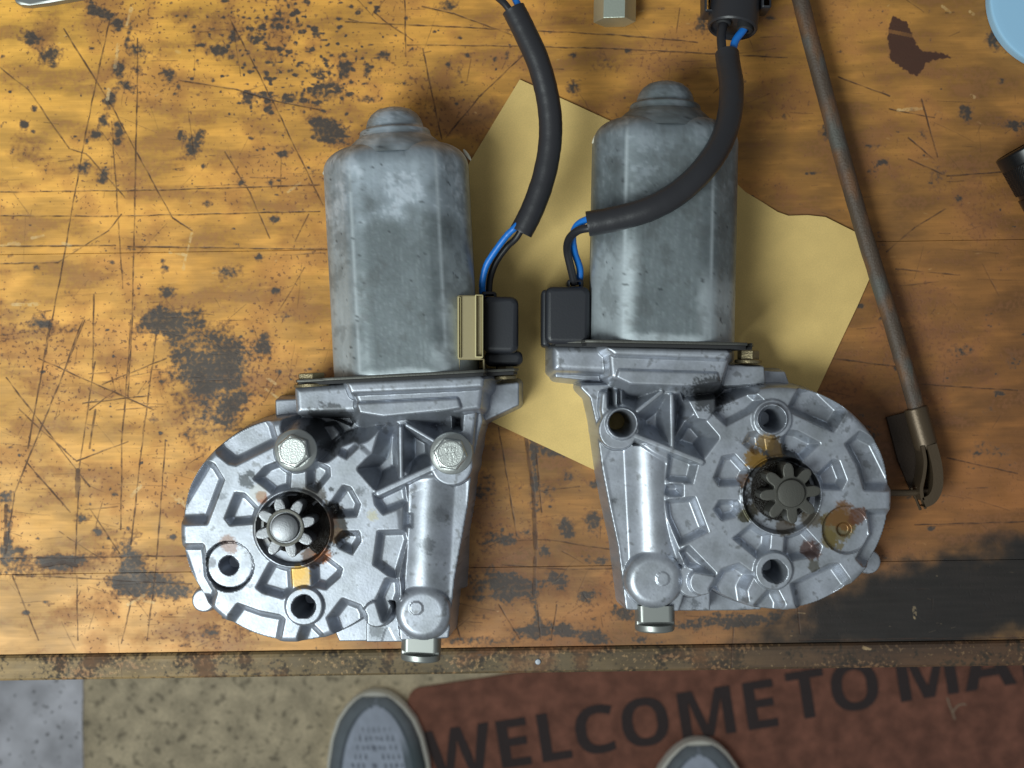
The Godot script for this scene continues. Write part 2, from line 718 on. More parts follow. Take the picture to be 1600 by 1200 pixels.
var stain_shade_dark := PackedFloat32Array()
var stain_shade_brown := PackedFloat32Array()
var cut_line := PackedFloat32Array()
var chip := PackedFloat32Array()
const TW := 1800
const TH := 1200
const TOX := 100
const TOY := 120

func bench_px(p: Vector2) -> Vector2:        # the bench stands turned by 0.86 degrees
	return Vector2(p.x - (p.y - 600.0) * 0.015 + TOX, p.y + (p.x - 800.0) * 0.015 + TOY)

func blot(buf: PackedFloat32Array, x: float, y: float, rx: float, ry: float, k: float, turn := 0.0) -> void:
	var c := bench_px(Vector2(x, y))
	var m := maxf(rx, ry) * 1.7
	var co := cos(deg_to_rad(turn))
	var si := sin(deg_to_rad(turn))
	for iy in range(maxi(0, int(c.y - m)), mini(TH, int(c.y + m))):
		for ix in range(maxi(0, int(c.x - m)), mini(TW, int(c.x + m))):
			var dx := ix - c.x
			var dy := iy - c.y
			var u := (dx * co + dy * si) / rx
			var w := (dy * co - dx * si) / ry
			var d := u * u + w * w
			if d < 2.9:
				buf[iy * TW + ix] += k * exp(-d * 0.9)

func scratch(p: Array, wd: float, k: float, rng: RandomNumberGenerator, buf: PackedFloat32Array) -> void:
	for s in range(0, p.size() - 2, 2):
		var a := bench_px(Vector2(p[s], p[s + 1]))
		var b := bench_px(Vector2(p[s + 2], p[s + 3]))
		var n := int(a.distance_to(b) * 1.2) + 1
		var dir := (b - a).normalized()
		var nor := Vector2(-dir.y, dir.x)
		var ph := rng.randf() * 500.0
		for i in n + 1:
			var t := float(i) / n
			var c := a.lerp(b, t) + nor * (n_mid.get_noise_2d(ph + i * 0.35, 3.0) * 1.1)
			var st := k * clampf(0.65 + 0.9 * n_mid.get_noise_2d(ph + i * 0.6, 90.0), 0.1, 1.1)
			var r := wd * (0.75 + 0.6 * n_mid.get_noise_2d(ph + i * 0.4, 40.0))
			for oy in range(-2 - int(wd), 3 + int(wd)):
				for ox in range(-2 - int(wd), 3 + int(wd)):
					var ix := int(c.x) + ox
					var iy := int(c.y) + oy
					if ix < 0 or iy < 0 or ix >= TW or iy >= TH: continue
					var d := Vector2(ix + 0.5, iy + 0.5).distance_to(c)
					var e := st * clampf(r + 0.7 - d, 0.0, 1.0)
					var at := iy * TW + ix
					if e > buf[at]: buf[at] = e

func build_bench() -> void:
	var rng := RandomNumberGenerator.new()
	rng.seed = 77
	for b in [0, 1, 2, 3]:
		var buf := PackedFloat32Array()
		buf.resize(TW * TH)
		if b == 0: stain_shade_dark = buf
		elif b == 1: stain_shade_brown = buf
		elif b == 2: cut_line = buf
		else: chip = buf
	# oil and ink stains, plus painted shadow right of the left motor: x, y, half-width, half-height, strength, turn
	for d in [
		[300, 535, 62, 40, 0.62, 25], [350, 600, 40, 55, 0.7, 0], [320, 660, 40, 30, 0.5, 0], [262, 500, 40, 18, 0.55, 0], [380, 560, 30, 30, 0.4, 0], [300, 585, 30, 30, 0.6, 0],
		[203, 880, 18, 40, 0.85, 0], [245, 910, 50, 22, 0.7, 0], [190, 905, 25, 16, 0.7, 0], [290, 925, 36, 12, 0.6, 0], [318, 992, 44, 12, 0.5, 0],
		[85, 880, 30, 9, 0.8, 10], [110, 872, 40, 8, 0.6, 0], [12, 866, 24, 14, 0.85, 0], [10, 776, 14, 13, 0.8, 0], [12, 832, 6, 40, 0.7, 5], [40, 890, 60, 14, 0.3, 0],
		[45, 57, 19, 13, 0.85, 0], [80, 82, 20, 11, 0.9, -15], [84, 103, 6, 5, 0.8, 0], [165, 24, 24, 8, 0.9, 20], [143, 8, 6, 14, 0.8, 0], [184, 42, 8, 8, 0.8, 0],
		[200, 55, 5, 18, 0.8, 15], [186, 110, 9, 14, 0.85, 0], [192, 133, 18, 8, 0.75, 0], [172, 155, 7, 12, 0.8, 20], [212, 75, 10, 10, 0.7, 0], [226, 84, 16, 14, 0.6, 0], [215, 110, 10, 9, 0.7, 0],
		[160, 188, 9, 9, 0.9, 0], [186, 200, 9, 14, 0.95, 0], [151, 210, 8, 9, 0.8, 0], [182, 222, 5, 4, 0.9, 0], [132, 262, 8, 15, 0.95, 10], [162, 273, 8, 14, 0.95, 10], [142, 233, 6, 6, 0.7, 0], [37, 194, 7, 6, 0.9, 0], [52, 205, 4, 4, 0.8, 0], [53, 170, 4, 4, 0.8, 0],
		[300, 225, 18, 18, 0.8, 0], [282, 210, 6, 10, 0.8, 0], [265, 118, 10, 14, 0.7, 30], [420, 30, 60, 20, 0.35, 0], [400, 60, 14, 12, 0.8, 0], [345, 75, 16, 12, 0.7, 0], [365, 55, 10, 10, 0.7, 0], [340, 78, 10, 6, 0.7, 0],
		[510, 138, 18, 22, 0.75, 0], [490, 108, 16, 10, 0.6, 0], [500, 195, 16, 12, 0.8, 0], [525, 208, 20, 16, 0.75, 0], [495, 215, 18, 8, 0.6, 0], [440, 240, 12, 6, 0.85, -20], [388, 160, 14, 8, 0.6, 0], [538, 108, 8, 10, 0.8, 0], [455, 153, 12, 6, 0.7, 0],
		[405, 150, 40, 5, 0.5, 10], [480, 265, 16, 9, 0.5, 0], [428, 342, 10, 6, 0.85, 0], [405, 400, 5, 6, 0.9, 0], [258, 418, 8, 8, 0.9, 0], [355, 425, 18, 10, 0.8, 0], [263, 455, 10, 8, 0.8, 0], [325, 320, 8, 6, 0.7, 0], [445, 495, 14, 8, 0.7, 0],
		[430, 455, 8, 5, 0.8, 0], [412, 540, 14, 12, 0.7, 0], [245, 498, 20, 12, 0.6, 0], [50, 500, 22, 12, 0.5, 0], [60, 515, 40, 12, 0.3, 0], [25, 480, 20, 10, 0.4, 0], [268, 838, 10, 6, 0.8, 0],
		[600, 85, 12, 9, 0.8, 0], [574, 112, 8, 14, 0.7, 0], [560, 20, 10, 8, 0.4, 0], [573, 155, 18, 6, 0.6, 0], [632, 130, 4, 4, 0.9, 0], [702, 5, 14, 8, 0.7, 0], [698, 14, 12, 8, 0.6, 0], [716, 115, 6, 12, 0.6, 0], [793, 88, 6, 10, 0.6, 0], [773, 92, 4, 4, 0.9, 0], [820, 76, 20, 14, 0.5, 0], [930, 100, 24, 16, 0.4, 0], [895, 140, 8, 10, 0.6, 0], [700, 100, 4, 4, 0.8, 0],
		[1450, 932, 120, 52, 0.25, -8],
		[860, 705, 22, 9, 0.8, 10], [894, 742, 16, 14, 0.5, 0], [882, 818, 13, 14, 0.85, 0], [926, 816, 14, 16, 0.85, -15], [848, 860, 11, 10, 0.95, 0], [832, 690, 6, 60, 0.7, -4], [835, 770, 8, 30, 0.7, -2], [930, 758, 20, 6, 0.7, 0], [800, 915, 46, 24, 0.8, 0], [873, 905, 24, 16, 0.75, 0],
		[914, 932, 17, 12, 1.0, 0], [830, 985, 14, 8, 0.9, 0], [885, 985, 12, 8, 0.9, 0], [925, 995, 22, 12, 0.8, 0], [975, 960, 20, 10, 0.8, 0], [838, 960, 8, 30, 0.7, 0], [760, 850, 20, 20, 0.3, 0], [1000, 1000, 40, 8, 0.5, 0], [970, 900, 12, 14, 0.4, 0], [790, 845, 16, 10, 0.6, 0], [822, 830, 14, 8, 0.6, 0],
		[1508, 175, 14, 11, 0.8, 0], [1552, 62, 16, 12, 0.7, 0], [1577, 193, 28, 11, 0.55, 10], [1565, 128, 9, 6, 0.9, 0], [1380, 252, 9, 4, 0.9, 0], [1465, 275, 30, 14, 0.45, 0], [1370, 228, 24, 6, 0.5, 0], [1555, 262, 26, 6, 0.5, -5], [1225, 182, 4, 4, 0.9, 0], [1097, 35, 10, 20, 0.5, 0], [1270, 270, 16, 4, 0.7, 0], [1290, 205, 10, 10, 0.6, 0],
		[1560, 705, 40, 14, 0.35, 0], [770, 760, 30, 60, 0.4, 0], [760, 930, 40, 30, 0.4, 0], [905, 700, 26, 12, 0.5, 0], [855, 770, 12, 10, 0.5, 0], [940, 870, 30, 18, 0.45, 0], [860, 985, 60, 14, 0.5, 0], [740, 1000, 50, 8, 0.5, 0], [1080, 975, 80, 12, 0.6, 0], [1180, 965, 60, 14, 0.7, 0], [1520, 640, 26, 10, 0.3, 0], [1405, 560, 30, 12, 0.3, 0], [1500, 545, 14, 8, 0.4, 0], [1590, 560, 20, 20, 0.4, 0], [1360, 700, 30, 40, 0.4, 0]]:
		blot(stain_shade_dark, d[0], d[1], d[2], d[3], d[4], d[5])
	for d in [  # brown wear; the blots right of both cans also paint their shadows
		[68, 58, 36, 34, 0.9, 0], [340, 40, 70, 46, 0.7, 0], [470, 70, 90, 60, 0.35, 0], [400, 165, 60, 22, 0.5, 8], [200, 18, 60, 20, 0.4, 0], [15, 200, 40, 60, 0.35, 0], [60, 235, 30, 24, 0.5, 0], [60, 515, 70, 30, 0.6, 0], [330, 590, 110, 110, 0.45, 0],
		[120, 880, 140, 22, 0.7, 0], [40, 790, 60, 60, 0.3, 0], [100, 620, 80, 50, 0.3, 0], [330, 990, 100, 20, 0.6, 0], [205, 930, 120, 30, 0.5, 0], [500, 200, 50, 40, 0.5, 0], [690, 190, 70, 34, 0.9, 0], [740, 170, 50, 24, 0.6, 0], [620, 90, 60, 60, 0.35, 0],
		[800, 860, 80, 60, 0.7, 0], [880, 740, 60, 50, 0.5, 0], [900, 920, 90, 40, 0.6, 0], [1500, 560, 120, 90, 0.6, 0], [1400, 480, 60, 60, 0.5, 0], [1540, 330, 60, 80, 0.6, 0], [1380, 690, 70, 80, 0.9, 0], [1190, 190, 50, 90, 0.4, 0], [1440, 280, 90, 30, 0.4, 0], [1400, 40, 30, 40, 0.3, 0], [1300, 620, 40, 40, 0.6, 0], [1560, 990, 50, 20, 0.5, 0]]:
		blot(stain_shade_brown, d[0], d[1], d[2], d[3], d[4], d[5])
	for l in [
		[0, 105, 45, 140, 108, 232, 135, 240, 195, 308], [172, 30, 150, 130, 128, 240, 95, 430, 62, 600, 55, 640], [133, 500, 80, 630, 23, 770, 9, 864], [79, 500, 62, 600, 44, 700], [149, 565, 140, 621, 124, 733, 117, 897],
		[205, 500, 195, 640, 191, 677, 189, 827], [259, 687, 252, 780, 245, 873], [245, 523, 224, 677, 205, 850], [140, 794, 165, 830, 187, 864], [360, 30, 425, 155, 466, 240, 505, 320], [352, 237, 390, 300, 422, 372], [100, 45, 175, 165, 220, 250, 270, 340, 300, 360],
		[215, 60, 215, 120, 207, 500, 200, 620], [175, 190, 184, 330, 192, 450], [147, 460, 145, 590], [132, 495, 112, 545, 95, 595], [280, 125, 370, 140, 425, 156, 500, 172], [0, 412, 90, 410, 170, 360, 190, 335], [0, 337, 170, 338, 500, 330], [0, 300, 240, 297, 500, 289], [200, 385, 540, 390], [0, 385, 180, 383],
		[633, 0, 634, 88], [661, 76, 672, 130, 690, 218], [697, 215, 750, 150, 823, 81], [601, 0, 585, 18, 603, 34, 645, 63], [540, 34, 750, 44, 960, 54, 1090, 66], [637, 70, 800, 72, 960, 76, 1230, 90], [660, 10, 708, 21, 813, 59], [779, 668, 795, 760, 807, 836], [822, 686, 834, 773, 837, 857], [838, 700, 846, 800],
		[785, 882, 886, 890, 963, 888], [790, 845, 855, 843, 966, 860], [780, 944, 812, 998], [1385, 393, 1430, 355, 1477, 326], [1230, 510, 1290, 515], [545, 30, 560, 34], [1420, 248, 1480, 275, 1570, 268], [1440, 155, 1465, 245], [1420, 215, 1460, 250], [1390, 170, 1460, 184], [1310, 120, 1390, 150],
		[840, 945, 845, 1000], [870, 945, 862, 1000], [320, 870, 330, 905], [20, 898, 300, 912], [0, 872, 320, 868], [30, 640, 120, 720, 200, 690], [10, 590, 140, 760], [40, 720, 110, 800], [60, 560, 240, 640], [160, 600, 260, 560], [140, 640, 180, 610, 175, 590], [130, 630, 230, 618], [205, 940, 190, 1005], [120, 900, 122, 1000], [245, 880, 230, 1000], [20, 900, 60, 1000],
		[1300, 560, 1420, 575], [1440, 600, 1590, 610], [1430, 820, 1600, 815], [1480, 715, 1590, 740], [1250, 1000, 1600, 996], [1240, 880, 1250, 990], [700, 930, 720, 1000], [1400, 420, 1500, 430]]:
		scratch(l, 1.1, 1.0, rng, cut_line)
	scratch([822, 686, 834, 773, 837, 857, 834, 930], 3.4, 0.75, rng, cut_line)
	scratch([149, 640, 140, 700], 2.0, 0.9, rng, cut_line)
	scratch([122, 735, 121, 775], 4.5, 0.9, rng, cut_line)
	scratch([10, 790, 8, 850], 3.5, 0.9, rng, cut_line)
	scratch([62, 885, 100, 878, 120, 884], 3.2, 1.0, rng, cut_line)
	for i in 1500:
		var x := rng.randf_range(-90, 1690)
		var y := rng.randf_range(-110, 1000)
		if x > 1150 and rng.randf() < 0.55: continue
		if y < 420 and rng.randf() < 0.5: continue
		var a := rng.randf_range(0, TAU)
		if rng.randf() < 0.35: a = rng.randf_range(-0.12, 0.12)
		var len := 8.0 + 70.0 * pow(rng.randf(), 2.5)
		scratch([x, y, x + cos(a) * len, y + sin(a) * len], rng.randf_range(0.1, 0.9), rng.randf_range(0.25, 0.8), rng, cut_line)
	# bare pale wood where the finish is chipped off
	for l in [[0, 384, 20, 380, 30, 382], [50, 372, 68, 368], [205, 14, 198, 40], [20, 476, 60, 475], [265, 395, 290, 398], [415, 608, 440, 626], [185, 70, 180, 105], [170, 140, 168, 155], [430, 600, 415, 590], [275, 80, 281, 82], [200, 945, 225, 930], [222, 938, 240, 942], [280, 780, 300, 800], [268, 775, 280, 785], [1350, 1013, 1360, 1015], [1430, 965, 1428, 950], [1472, 10, 1485, 20], [300, 365, 286, 420], [470, 285, 450, 300], [1403, 172, 1440, 170], [1516, 18, 1521, 22], [1518, 150, 1522, 152], [220, 760, 205, 775], [98, 380, 110, 384]]:
		scratch(l, 3.0, 0.85, rng, chip)
	for i in 260:
		var x := rng.randf_range(-90, 1690)
		var y := rng.randf_range(-110, 1000)
		var len := 2.0 + 14.0 * pow(rng.randf(), 3.0)
		var a := rng.randf_range(-0.5, 0.5)
		scratch([x, y, x + cos(a) * len, y + sin(a) * len], rng.randf_range(0.3, 1.4), rng.randf_range(0.2, 0.6), rng, chip)
	for i in 520:
		var x := rng.randf_range(-90, 1690)
		var y := rng.randf_range(-110, 1000)
		if x > 1000 and rng.randf() < 0.6: continue
		var r := 1.5 + 5.0 * pow(rng.randf(), 3.0)
		blot(stain_shade_dark, x, y, r * rng.randf_range(0.8, 1.8), r, rng.randf_range(0.5, 0.95))
	for i in 420:      # a field of small dark specks at the top
		blot(stain_shade_dark, 460.0 + rng.randfn(0.0, 80.0), 80.0 + rng.randfn(0.0, 70.0), rng.randf_range(1.5, 5.0), rng.randf_range(1.2, 3.5), rng.randf_range(0.5, 0.9))
	# dark print-like stain of varnish at the upper right
	var bird := PackedVector2Array()
	var bl := [1394, 24, 1416, 34, 1424, 52, 1432, 70, 1442, 80, 1470, 82, 1486, 89, 1460, 93, 1446, 97, 1442, 108, 1431, 119, 1412, 108, 1388, 90, 1390, 76, 1386, 56, 1389, 40]
	for i in range(0, bl.size(), 2):
		bird.append(bench_px(Vector2(bl[i], bl[i + 1])))
	var blp := [1268, 955, 1288, 990, 1281, 990, 1252, 972]

	var gi := noise_image(150, TH, 0.085, 4, 21)
	gi.resize(TW, TH, Image.INTERPOLATE_CUBIC)
	var grain := gi.get_data()
	var gj := noise_image(60, TH, 0.34, 3, 22)
	gj.resize(TW, TH, Image.INTERPOLATE_CUBIC)
	var fgrain := gj.get_data()
	var mid := noise_image(TW, TH, 0.018, 5, 23).get_data()
	var fine := noise_image(TW, TH, 0.11, 3, 24).get_data()
	var low := noise_image(TW, TH, 0.0045, 3, 25).get_data()
	var si := noise_image(300, 600, 0.032, 5, 26)
	si.resize(TW, TH, Image.INTERPOLATE_CUBIC)
	var streak := si.get_data()
	var pal := [  # browner wood to the right, with the falloff of light painted in
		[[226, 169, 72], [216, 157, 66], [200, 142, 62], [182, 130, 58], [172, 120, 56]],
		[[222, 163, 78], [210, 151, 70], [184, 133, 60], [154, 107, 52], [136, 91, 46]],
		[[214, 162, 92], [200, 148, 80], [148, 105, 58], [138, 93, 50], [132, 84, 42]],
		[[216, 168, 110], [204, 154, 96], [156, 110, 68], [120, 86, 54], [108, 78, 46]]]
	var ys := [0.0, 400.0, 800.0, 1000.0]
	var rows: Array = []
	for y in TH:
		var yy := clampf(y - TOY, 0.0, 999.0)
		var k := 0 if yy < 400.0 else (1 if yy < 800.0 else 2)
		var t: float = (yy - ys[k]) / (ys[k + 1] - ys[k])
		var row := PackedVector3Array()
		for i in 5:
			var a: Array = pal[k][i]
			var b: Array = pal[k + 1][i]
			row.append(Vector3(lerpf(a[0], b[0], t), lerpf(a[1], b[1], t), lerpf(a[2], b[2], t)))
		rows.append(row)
	var px := PackedByteArray()
	px.resize(TW * TH * 3)
	var bump := PackedByteArray()
	bump.resize(TW * TH)
	var rough := PackedByteArray()
	rough.resize(TW * TH)
	for y in TH:
		var row: PackedVector3Array = rows[y]
		var strip := sstep(1010.0, 1014.0, y - TOY)
		for x in TW:
			var i := y * TW + x
			var g := grain[i] / 255.0
			var fg := fgrain[i] / 255.0
			var mi := mid[i] / 255.0
			var fi := fine[i] / 255.0
			var lo := low[i] / 255.0
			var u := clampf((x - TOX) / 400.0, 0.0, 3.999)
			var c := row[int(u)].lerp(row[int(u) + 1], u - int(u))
			if strip > 0.0:
				var sx := (x - TOX) / 1600.0
				var sc := Vector3(166, 152, 116).lerp(Vector3(112, 104, 80), sstep(0.0, 0.45, sx)).lerp(Vector3(98, 76, 58), sstep(0.5, 0.9, sx))
				sc = sc.lerp(Vector3(218, 202, 156), 0.9 * sstep(0.60, 0.68, fi * 0.55 + streak[i] / 255.0 * 0.45 + 0.04 * (mi - 0.5)) * (1.0 - 0.5 * sx))
				sc = sc.lerp(Vector3(54, 50, 42), 0.9 * sstep(0.46, 0.62, lo * 0.3 + mi * 0.4 + (1.0 - fi) * 0.3))
				c = c.lerp(sc * Vector3(0.84, 0.76, 0.68), strip)
			c *= (0.885 + 0.15 * g + 0.07 * fg + 0.22 * (lo - 0.5) + 0.10 * (mi - 0.5))
			# thin brown wear and the painted can shadows
			var br := stain_shade_brown[i] * 0.62 + mi * 0.5 + fi * 0.18 - 0.06
			c = c.lerp(Vector3(118, 76, 50), 0.62 * sstep(0.45, 0.85, br))
			# fine pits
			var sk := streak[i] / 255.0
			c *= 1.0 - 0.17 * sstep(0.46, 0.78, sk + 0.3 * (g - 0.5) + 0.2 * (mi - 0.5)) + 0.12 * sstep(0.48, 0.25, sk)
			c = c.lerp(Vector3(158, 104, 72), 0.35 * sstep(0.54, 0.74, sk * 0.7 + fi * 0.3 + 0.1 * (mi - 0.5)))
			c = c.lerp(Vector3(150, 98, 58), 0.45 * sstep(0.52, 0.78, lo * 0.6 + mi * 0.35 + g * 0.15))
			var pit := sstep(0.785, 0.90, fi + 0.34 * (lo - 0.5) + 0.17 * minf(stain_shade_brown[i], 0.9))
			c = c.lerp(Vector3(84, 54, 38), 0.55 * pit * clampf(1.25 - x / 1700.0, 0.3, 1.0))
			# oil and ink, with the painted shadow blot
			var dk := stain_shade_dark[i]
			var sv := (dk * 0.85 + (mi - 0.5) * 0.85 + (fi - 0.5) * 0.55 + (g - 0.5) * 0.3 + 0.03)
			var da := sstep(0.35, 0.67, sv)
			if dk > 0.04: c = c.lerp(Vector3(122, 84, 54), 0.5 * sstep(0.16, 0.42, sv))
			c = c.lerp(Vector3(60, 54, 52), da * (0.45 + 0.42 * sstep(0.30, 0.62, fi * 0.7 + g * 0.45)))
			# the broad oil soak at the front right corner, the shadow there painted in
			if x > 1150 and y > 850:
				var ox := (x - TOX - 1500.0) / 320.0
				var oy := (y - TOY - 945.0 + (x - TOX - 1500.0) * 0.22) / 78.0
				var so := 1.0 - sqrt(ox * ox + oy * oy) + 0.5 * (mi - 0.5) + 0.25 * (sk - 0.5)
				c = c.lerp(Vector3(26, 23, 23) * (0.75 + 0.5 * g), 0.93 * sstep(-0.30, 0.34, so) * (1.0 - 0.7 * strip))
			# knife cuts
			var cu := cut_line[i]
			c = c.lerp(Vector3(58, 38, 28), 0.8 * minf(cu, 1.0))
			var ch := chip[i] * sstep(0.35, 0.6, fi + 0.15)
			c = c.lerp(Vector3(226, 196, 146), 0.75 * minf(ch, 1.0))
			px[i * 3] = clampi(int(c.x), 0, 255)
			px[i * 3 + 1] = clampi(int(c.y), 0, 255)
			px[i * 3 + 2] = clampi(int(c.z), 0, 255)
			bump[i] = clampi(int(165.0 + 20.0 * (g - 0.5) + 6.0 * (fg - 0.5) + 20.0 * (fi - 0.5) - 120.0 * minf(cu, 1.0) - 40.0 * pit - 30.0 * ch), 0, 255)
			rough[i] = clampi(int(150.0 + 60.0 * mi - 30.0 * da), 0, 255)
	# the varnish stain and the bare spot, polygons of their own
	for y in range(int(bird[0].y) - 4, int(bird[0].y) + 110):
		for x in range(int(bird[0].x) - 20, int(bird[0].x) + 110):
			var d := Field.sd_poly(Vector2(x, y), bird) + 5.0 * (fine[y * TW + x] / 255.0 - 0.5)
			var a := 0.9 * sstep(1.2, -1.2, d)
			if absf((y - TOY) - 55.0 - (x - TOX - 1388.0) * 0.22) < 3.0: a *= 0.55
			var i := (y * TW + x) * 3
			px[i] = int(lerpf(px[i], 66, a))
			px[i + 1] = int(lerpf(px[i + 1], 38, a))
			px[i + 2] = int(lerpf(px[i + 2], 28, a))
	var im := Image.create_from_data(TW, TH, false, Image.FORMAT_RGB8, px)
	var bi := Image.create_from_data(TW, TH, false, Image.FORMAT_L8, bump)
	var ri := Image.create_from_data(TW, TH, false, Image.FORMAT_L8, rough)
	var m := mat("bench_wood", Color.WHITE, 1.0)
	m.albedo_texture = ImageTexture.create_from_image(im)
	m.roughness_texture = ImageTexture.create_from_image(ri)
	m.heightmap_enabled = true
	m.heightmap_texture = ImageTexture.create_from_image(bi)
	m.heightmap_scale = 0.03

	var bench := thing("workbench", "worn orange brown wooden workbench with cuts and dark oil stains", "workbench")
	bench.rotation.y = 0.015
	# boards run along x; the joints are seen as thin dark lines
	var zs := [-960.0, -560.0, -120.0, 386.0, 886.0, 1011.0]
	for k in 5:
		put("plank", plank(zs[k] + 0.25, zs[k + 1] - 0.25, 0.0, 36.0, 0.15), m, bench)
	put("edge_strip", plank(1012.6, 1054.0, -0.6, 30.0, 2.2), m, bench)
	var nail := PackedVector3Array()
	var np := at(834, 1035)
	lathe(nail, [Vector2(1.15, -2.0), Vector2(1.15, -0.35), Vector2(0.9, -0.1), Vector2(0, -0.05)], 14, Transform3D(Basis(), Vector3(np.x, -0.1, np.z)))
	put("nail", commit(nail), mats.nail_steel, bench)

func plank(a: float, b: float, top: float, thick: float, bev: float) -> ArrayMesh:
	# a and b on the plan, along the whole bench
	var z0 := (a - 600.0) * STEP
	var z1 := (b - 600.0) * STEP
	var prof := [Vector2(z0, top - thick), Vector2(z0, top - bev)]
	for k in range(1, 4):
		prof.append(Vector2(z0 + bev * (1 - cos(PI / 6 * k)), top - bev + bev * sin(PI / 6 * k)))
	for k in range(1, 4):
		prof.append(Vector2(z1 - bev + bev * sin(PI / 6 * k), top - bev + bev * cos(PI / 6 * k)))
	prof.append(Vector2(z1, top - thick))
	var v := PackedVector3Array()
	var n := PackedVector3Array()
	var uv := PackedVector2Array()
	var idx := PackedInt32Array()
	var xs := [-760.0, -2.7 * 900.0 * STEP, -900.0 * STEP, 900.0 * STEP, 2.7 * 900.0 * STEP, 700.0]
	xs[1] = -2700.0 * STEP
	xs[4] = 2700.0 * STEP      # the wood pattern is mirrored at these lines, beyond the part in view
	for i in prof.size() - 1:
		var p: Vector2 = prof[i]
		var q: Vector2 = prof[i + 1]
		var e := (q - p).normalized()
		var nn := Vector3(0, e.x, -e.y)
		var base := v.size()
		for k in xs.size() - 1:
			base = v.size()
			for t in [[xs[k], p], [xs[k + 1], p], [xs[k + 1], q], [xs[k], q]]:
				v.append(Vector3(t[0], t[1].y, t[1].x))
				n.append(nn)
				var zz: float = t[1].x + (top - t[1].y) * (-1.0 if i == 0 else 1.0) * (1.0 if i == 0 or i == prof.size() - 2 else 0.0)
				uv.append(Vector2(pingpong((t[0] / STEP + 800.0 + TOX) / TW, 1.0), absf((zz / STEP + 600.0 + TOY) / TH)))
			idx.append_array(PackedInt32Array([base, base + 1, base + 2, base, base + 2, base + 3]))
	for e in 2:
		var base := v.size()
		for p in prof:
			v.append(Vector3(xs[0] if e == 0 else xs[-1], p.y, p.x))
			n.append(Vector3(-1 if e == 0 else 1, 0, 0))
			uv.append(Vector2(p.y / STEP / TW, (p.x / STEP + 600.0 + TOY) / TH))
		for k in range(1, prof.size() - 1):
			idx.append_array(PackedInt32Array([base, base + k, base + k + 1]) if e == 0 else PackedInt32Array([base, base + k + 1, base + k]))
	return arrays_mesh(v, n, idx, uv)


# ==================================================================== motors

const DISC := 28.0
const POCKET := 23.4

func P(a: Array, h := DISC, r := 0.9) -> Dictionary:
	return {"pg": poly(a, h), "r": r}

func D(x: float, y: float, r: float, h := DISC) -> Dictionary:
	return {"c": at2(x, y, h), "r": r * STEP * (LENS - h) / LENS}

func C(x0: float, y0: float, x1: float, y1: float, r: float, h := DISC) -> Dictionary:
	return {"a": at2(x0, y0, h), "b": at2(x1, y1, h), "r": r * STEP * (LENS - h) / LENS}

func pockets(f: Field, list: Array, floor_h: float, slope := 2.7) -> void:
	for p in list:
		var sh := P(p, DISC, 0.0)
		var rnd := 1.3
		sh["lip"] = maxf(0.0, (DISC - floor_h) / slope - rnd * 0.5) * 0.6
		f.apply(1, sh, floor_h, slope, rnd, 0.8)

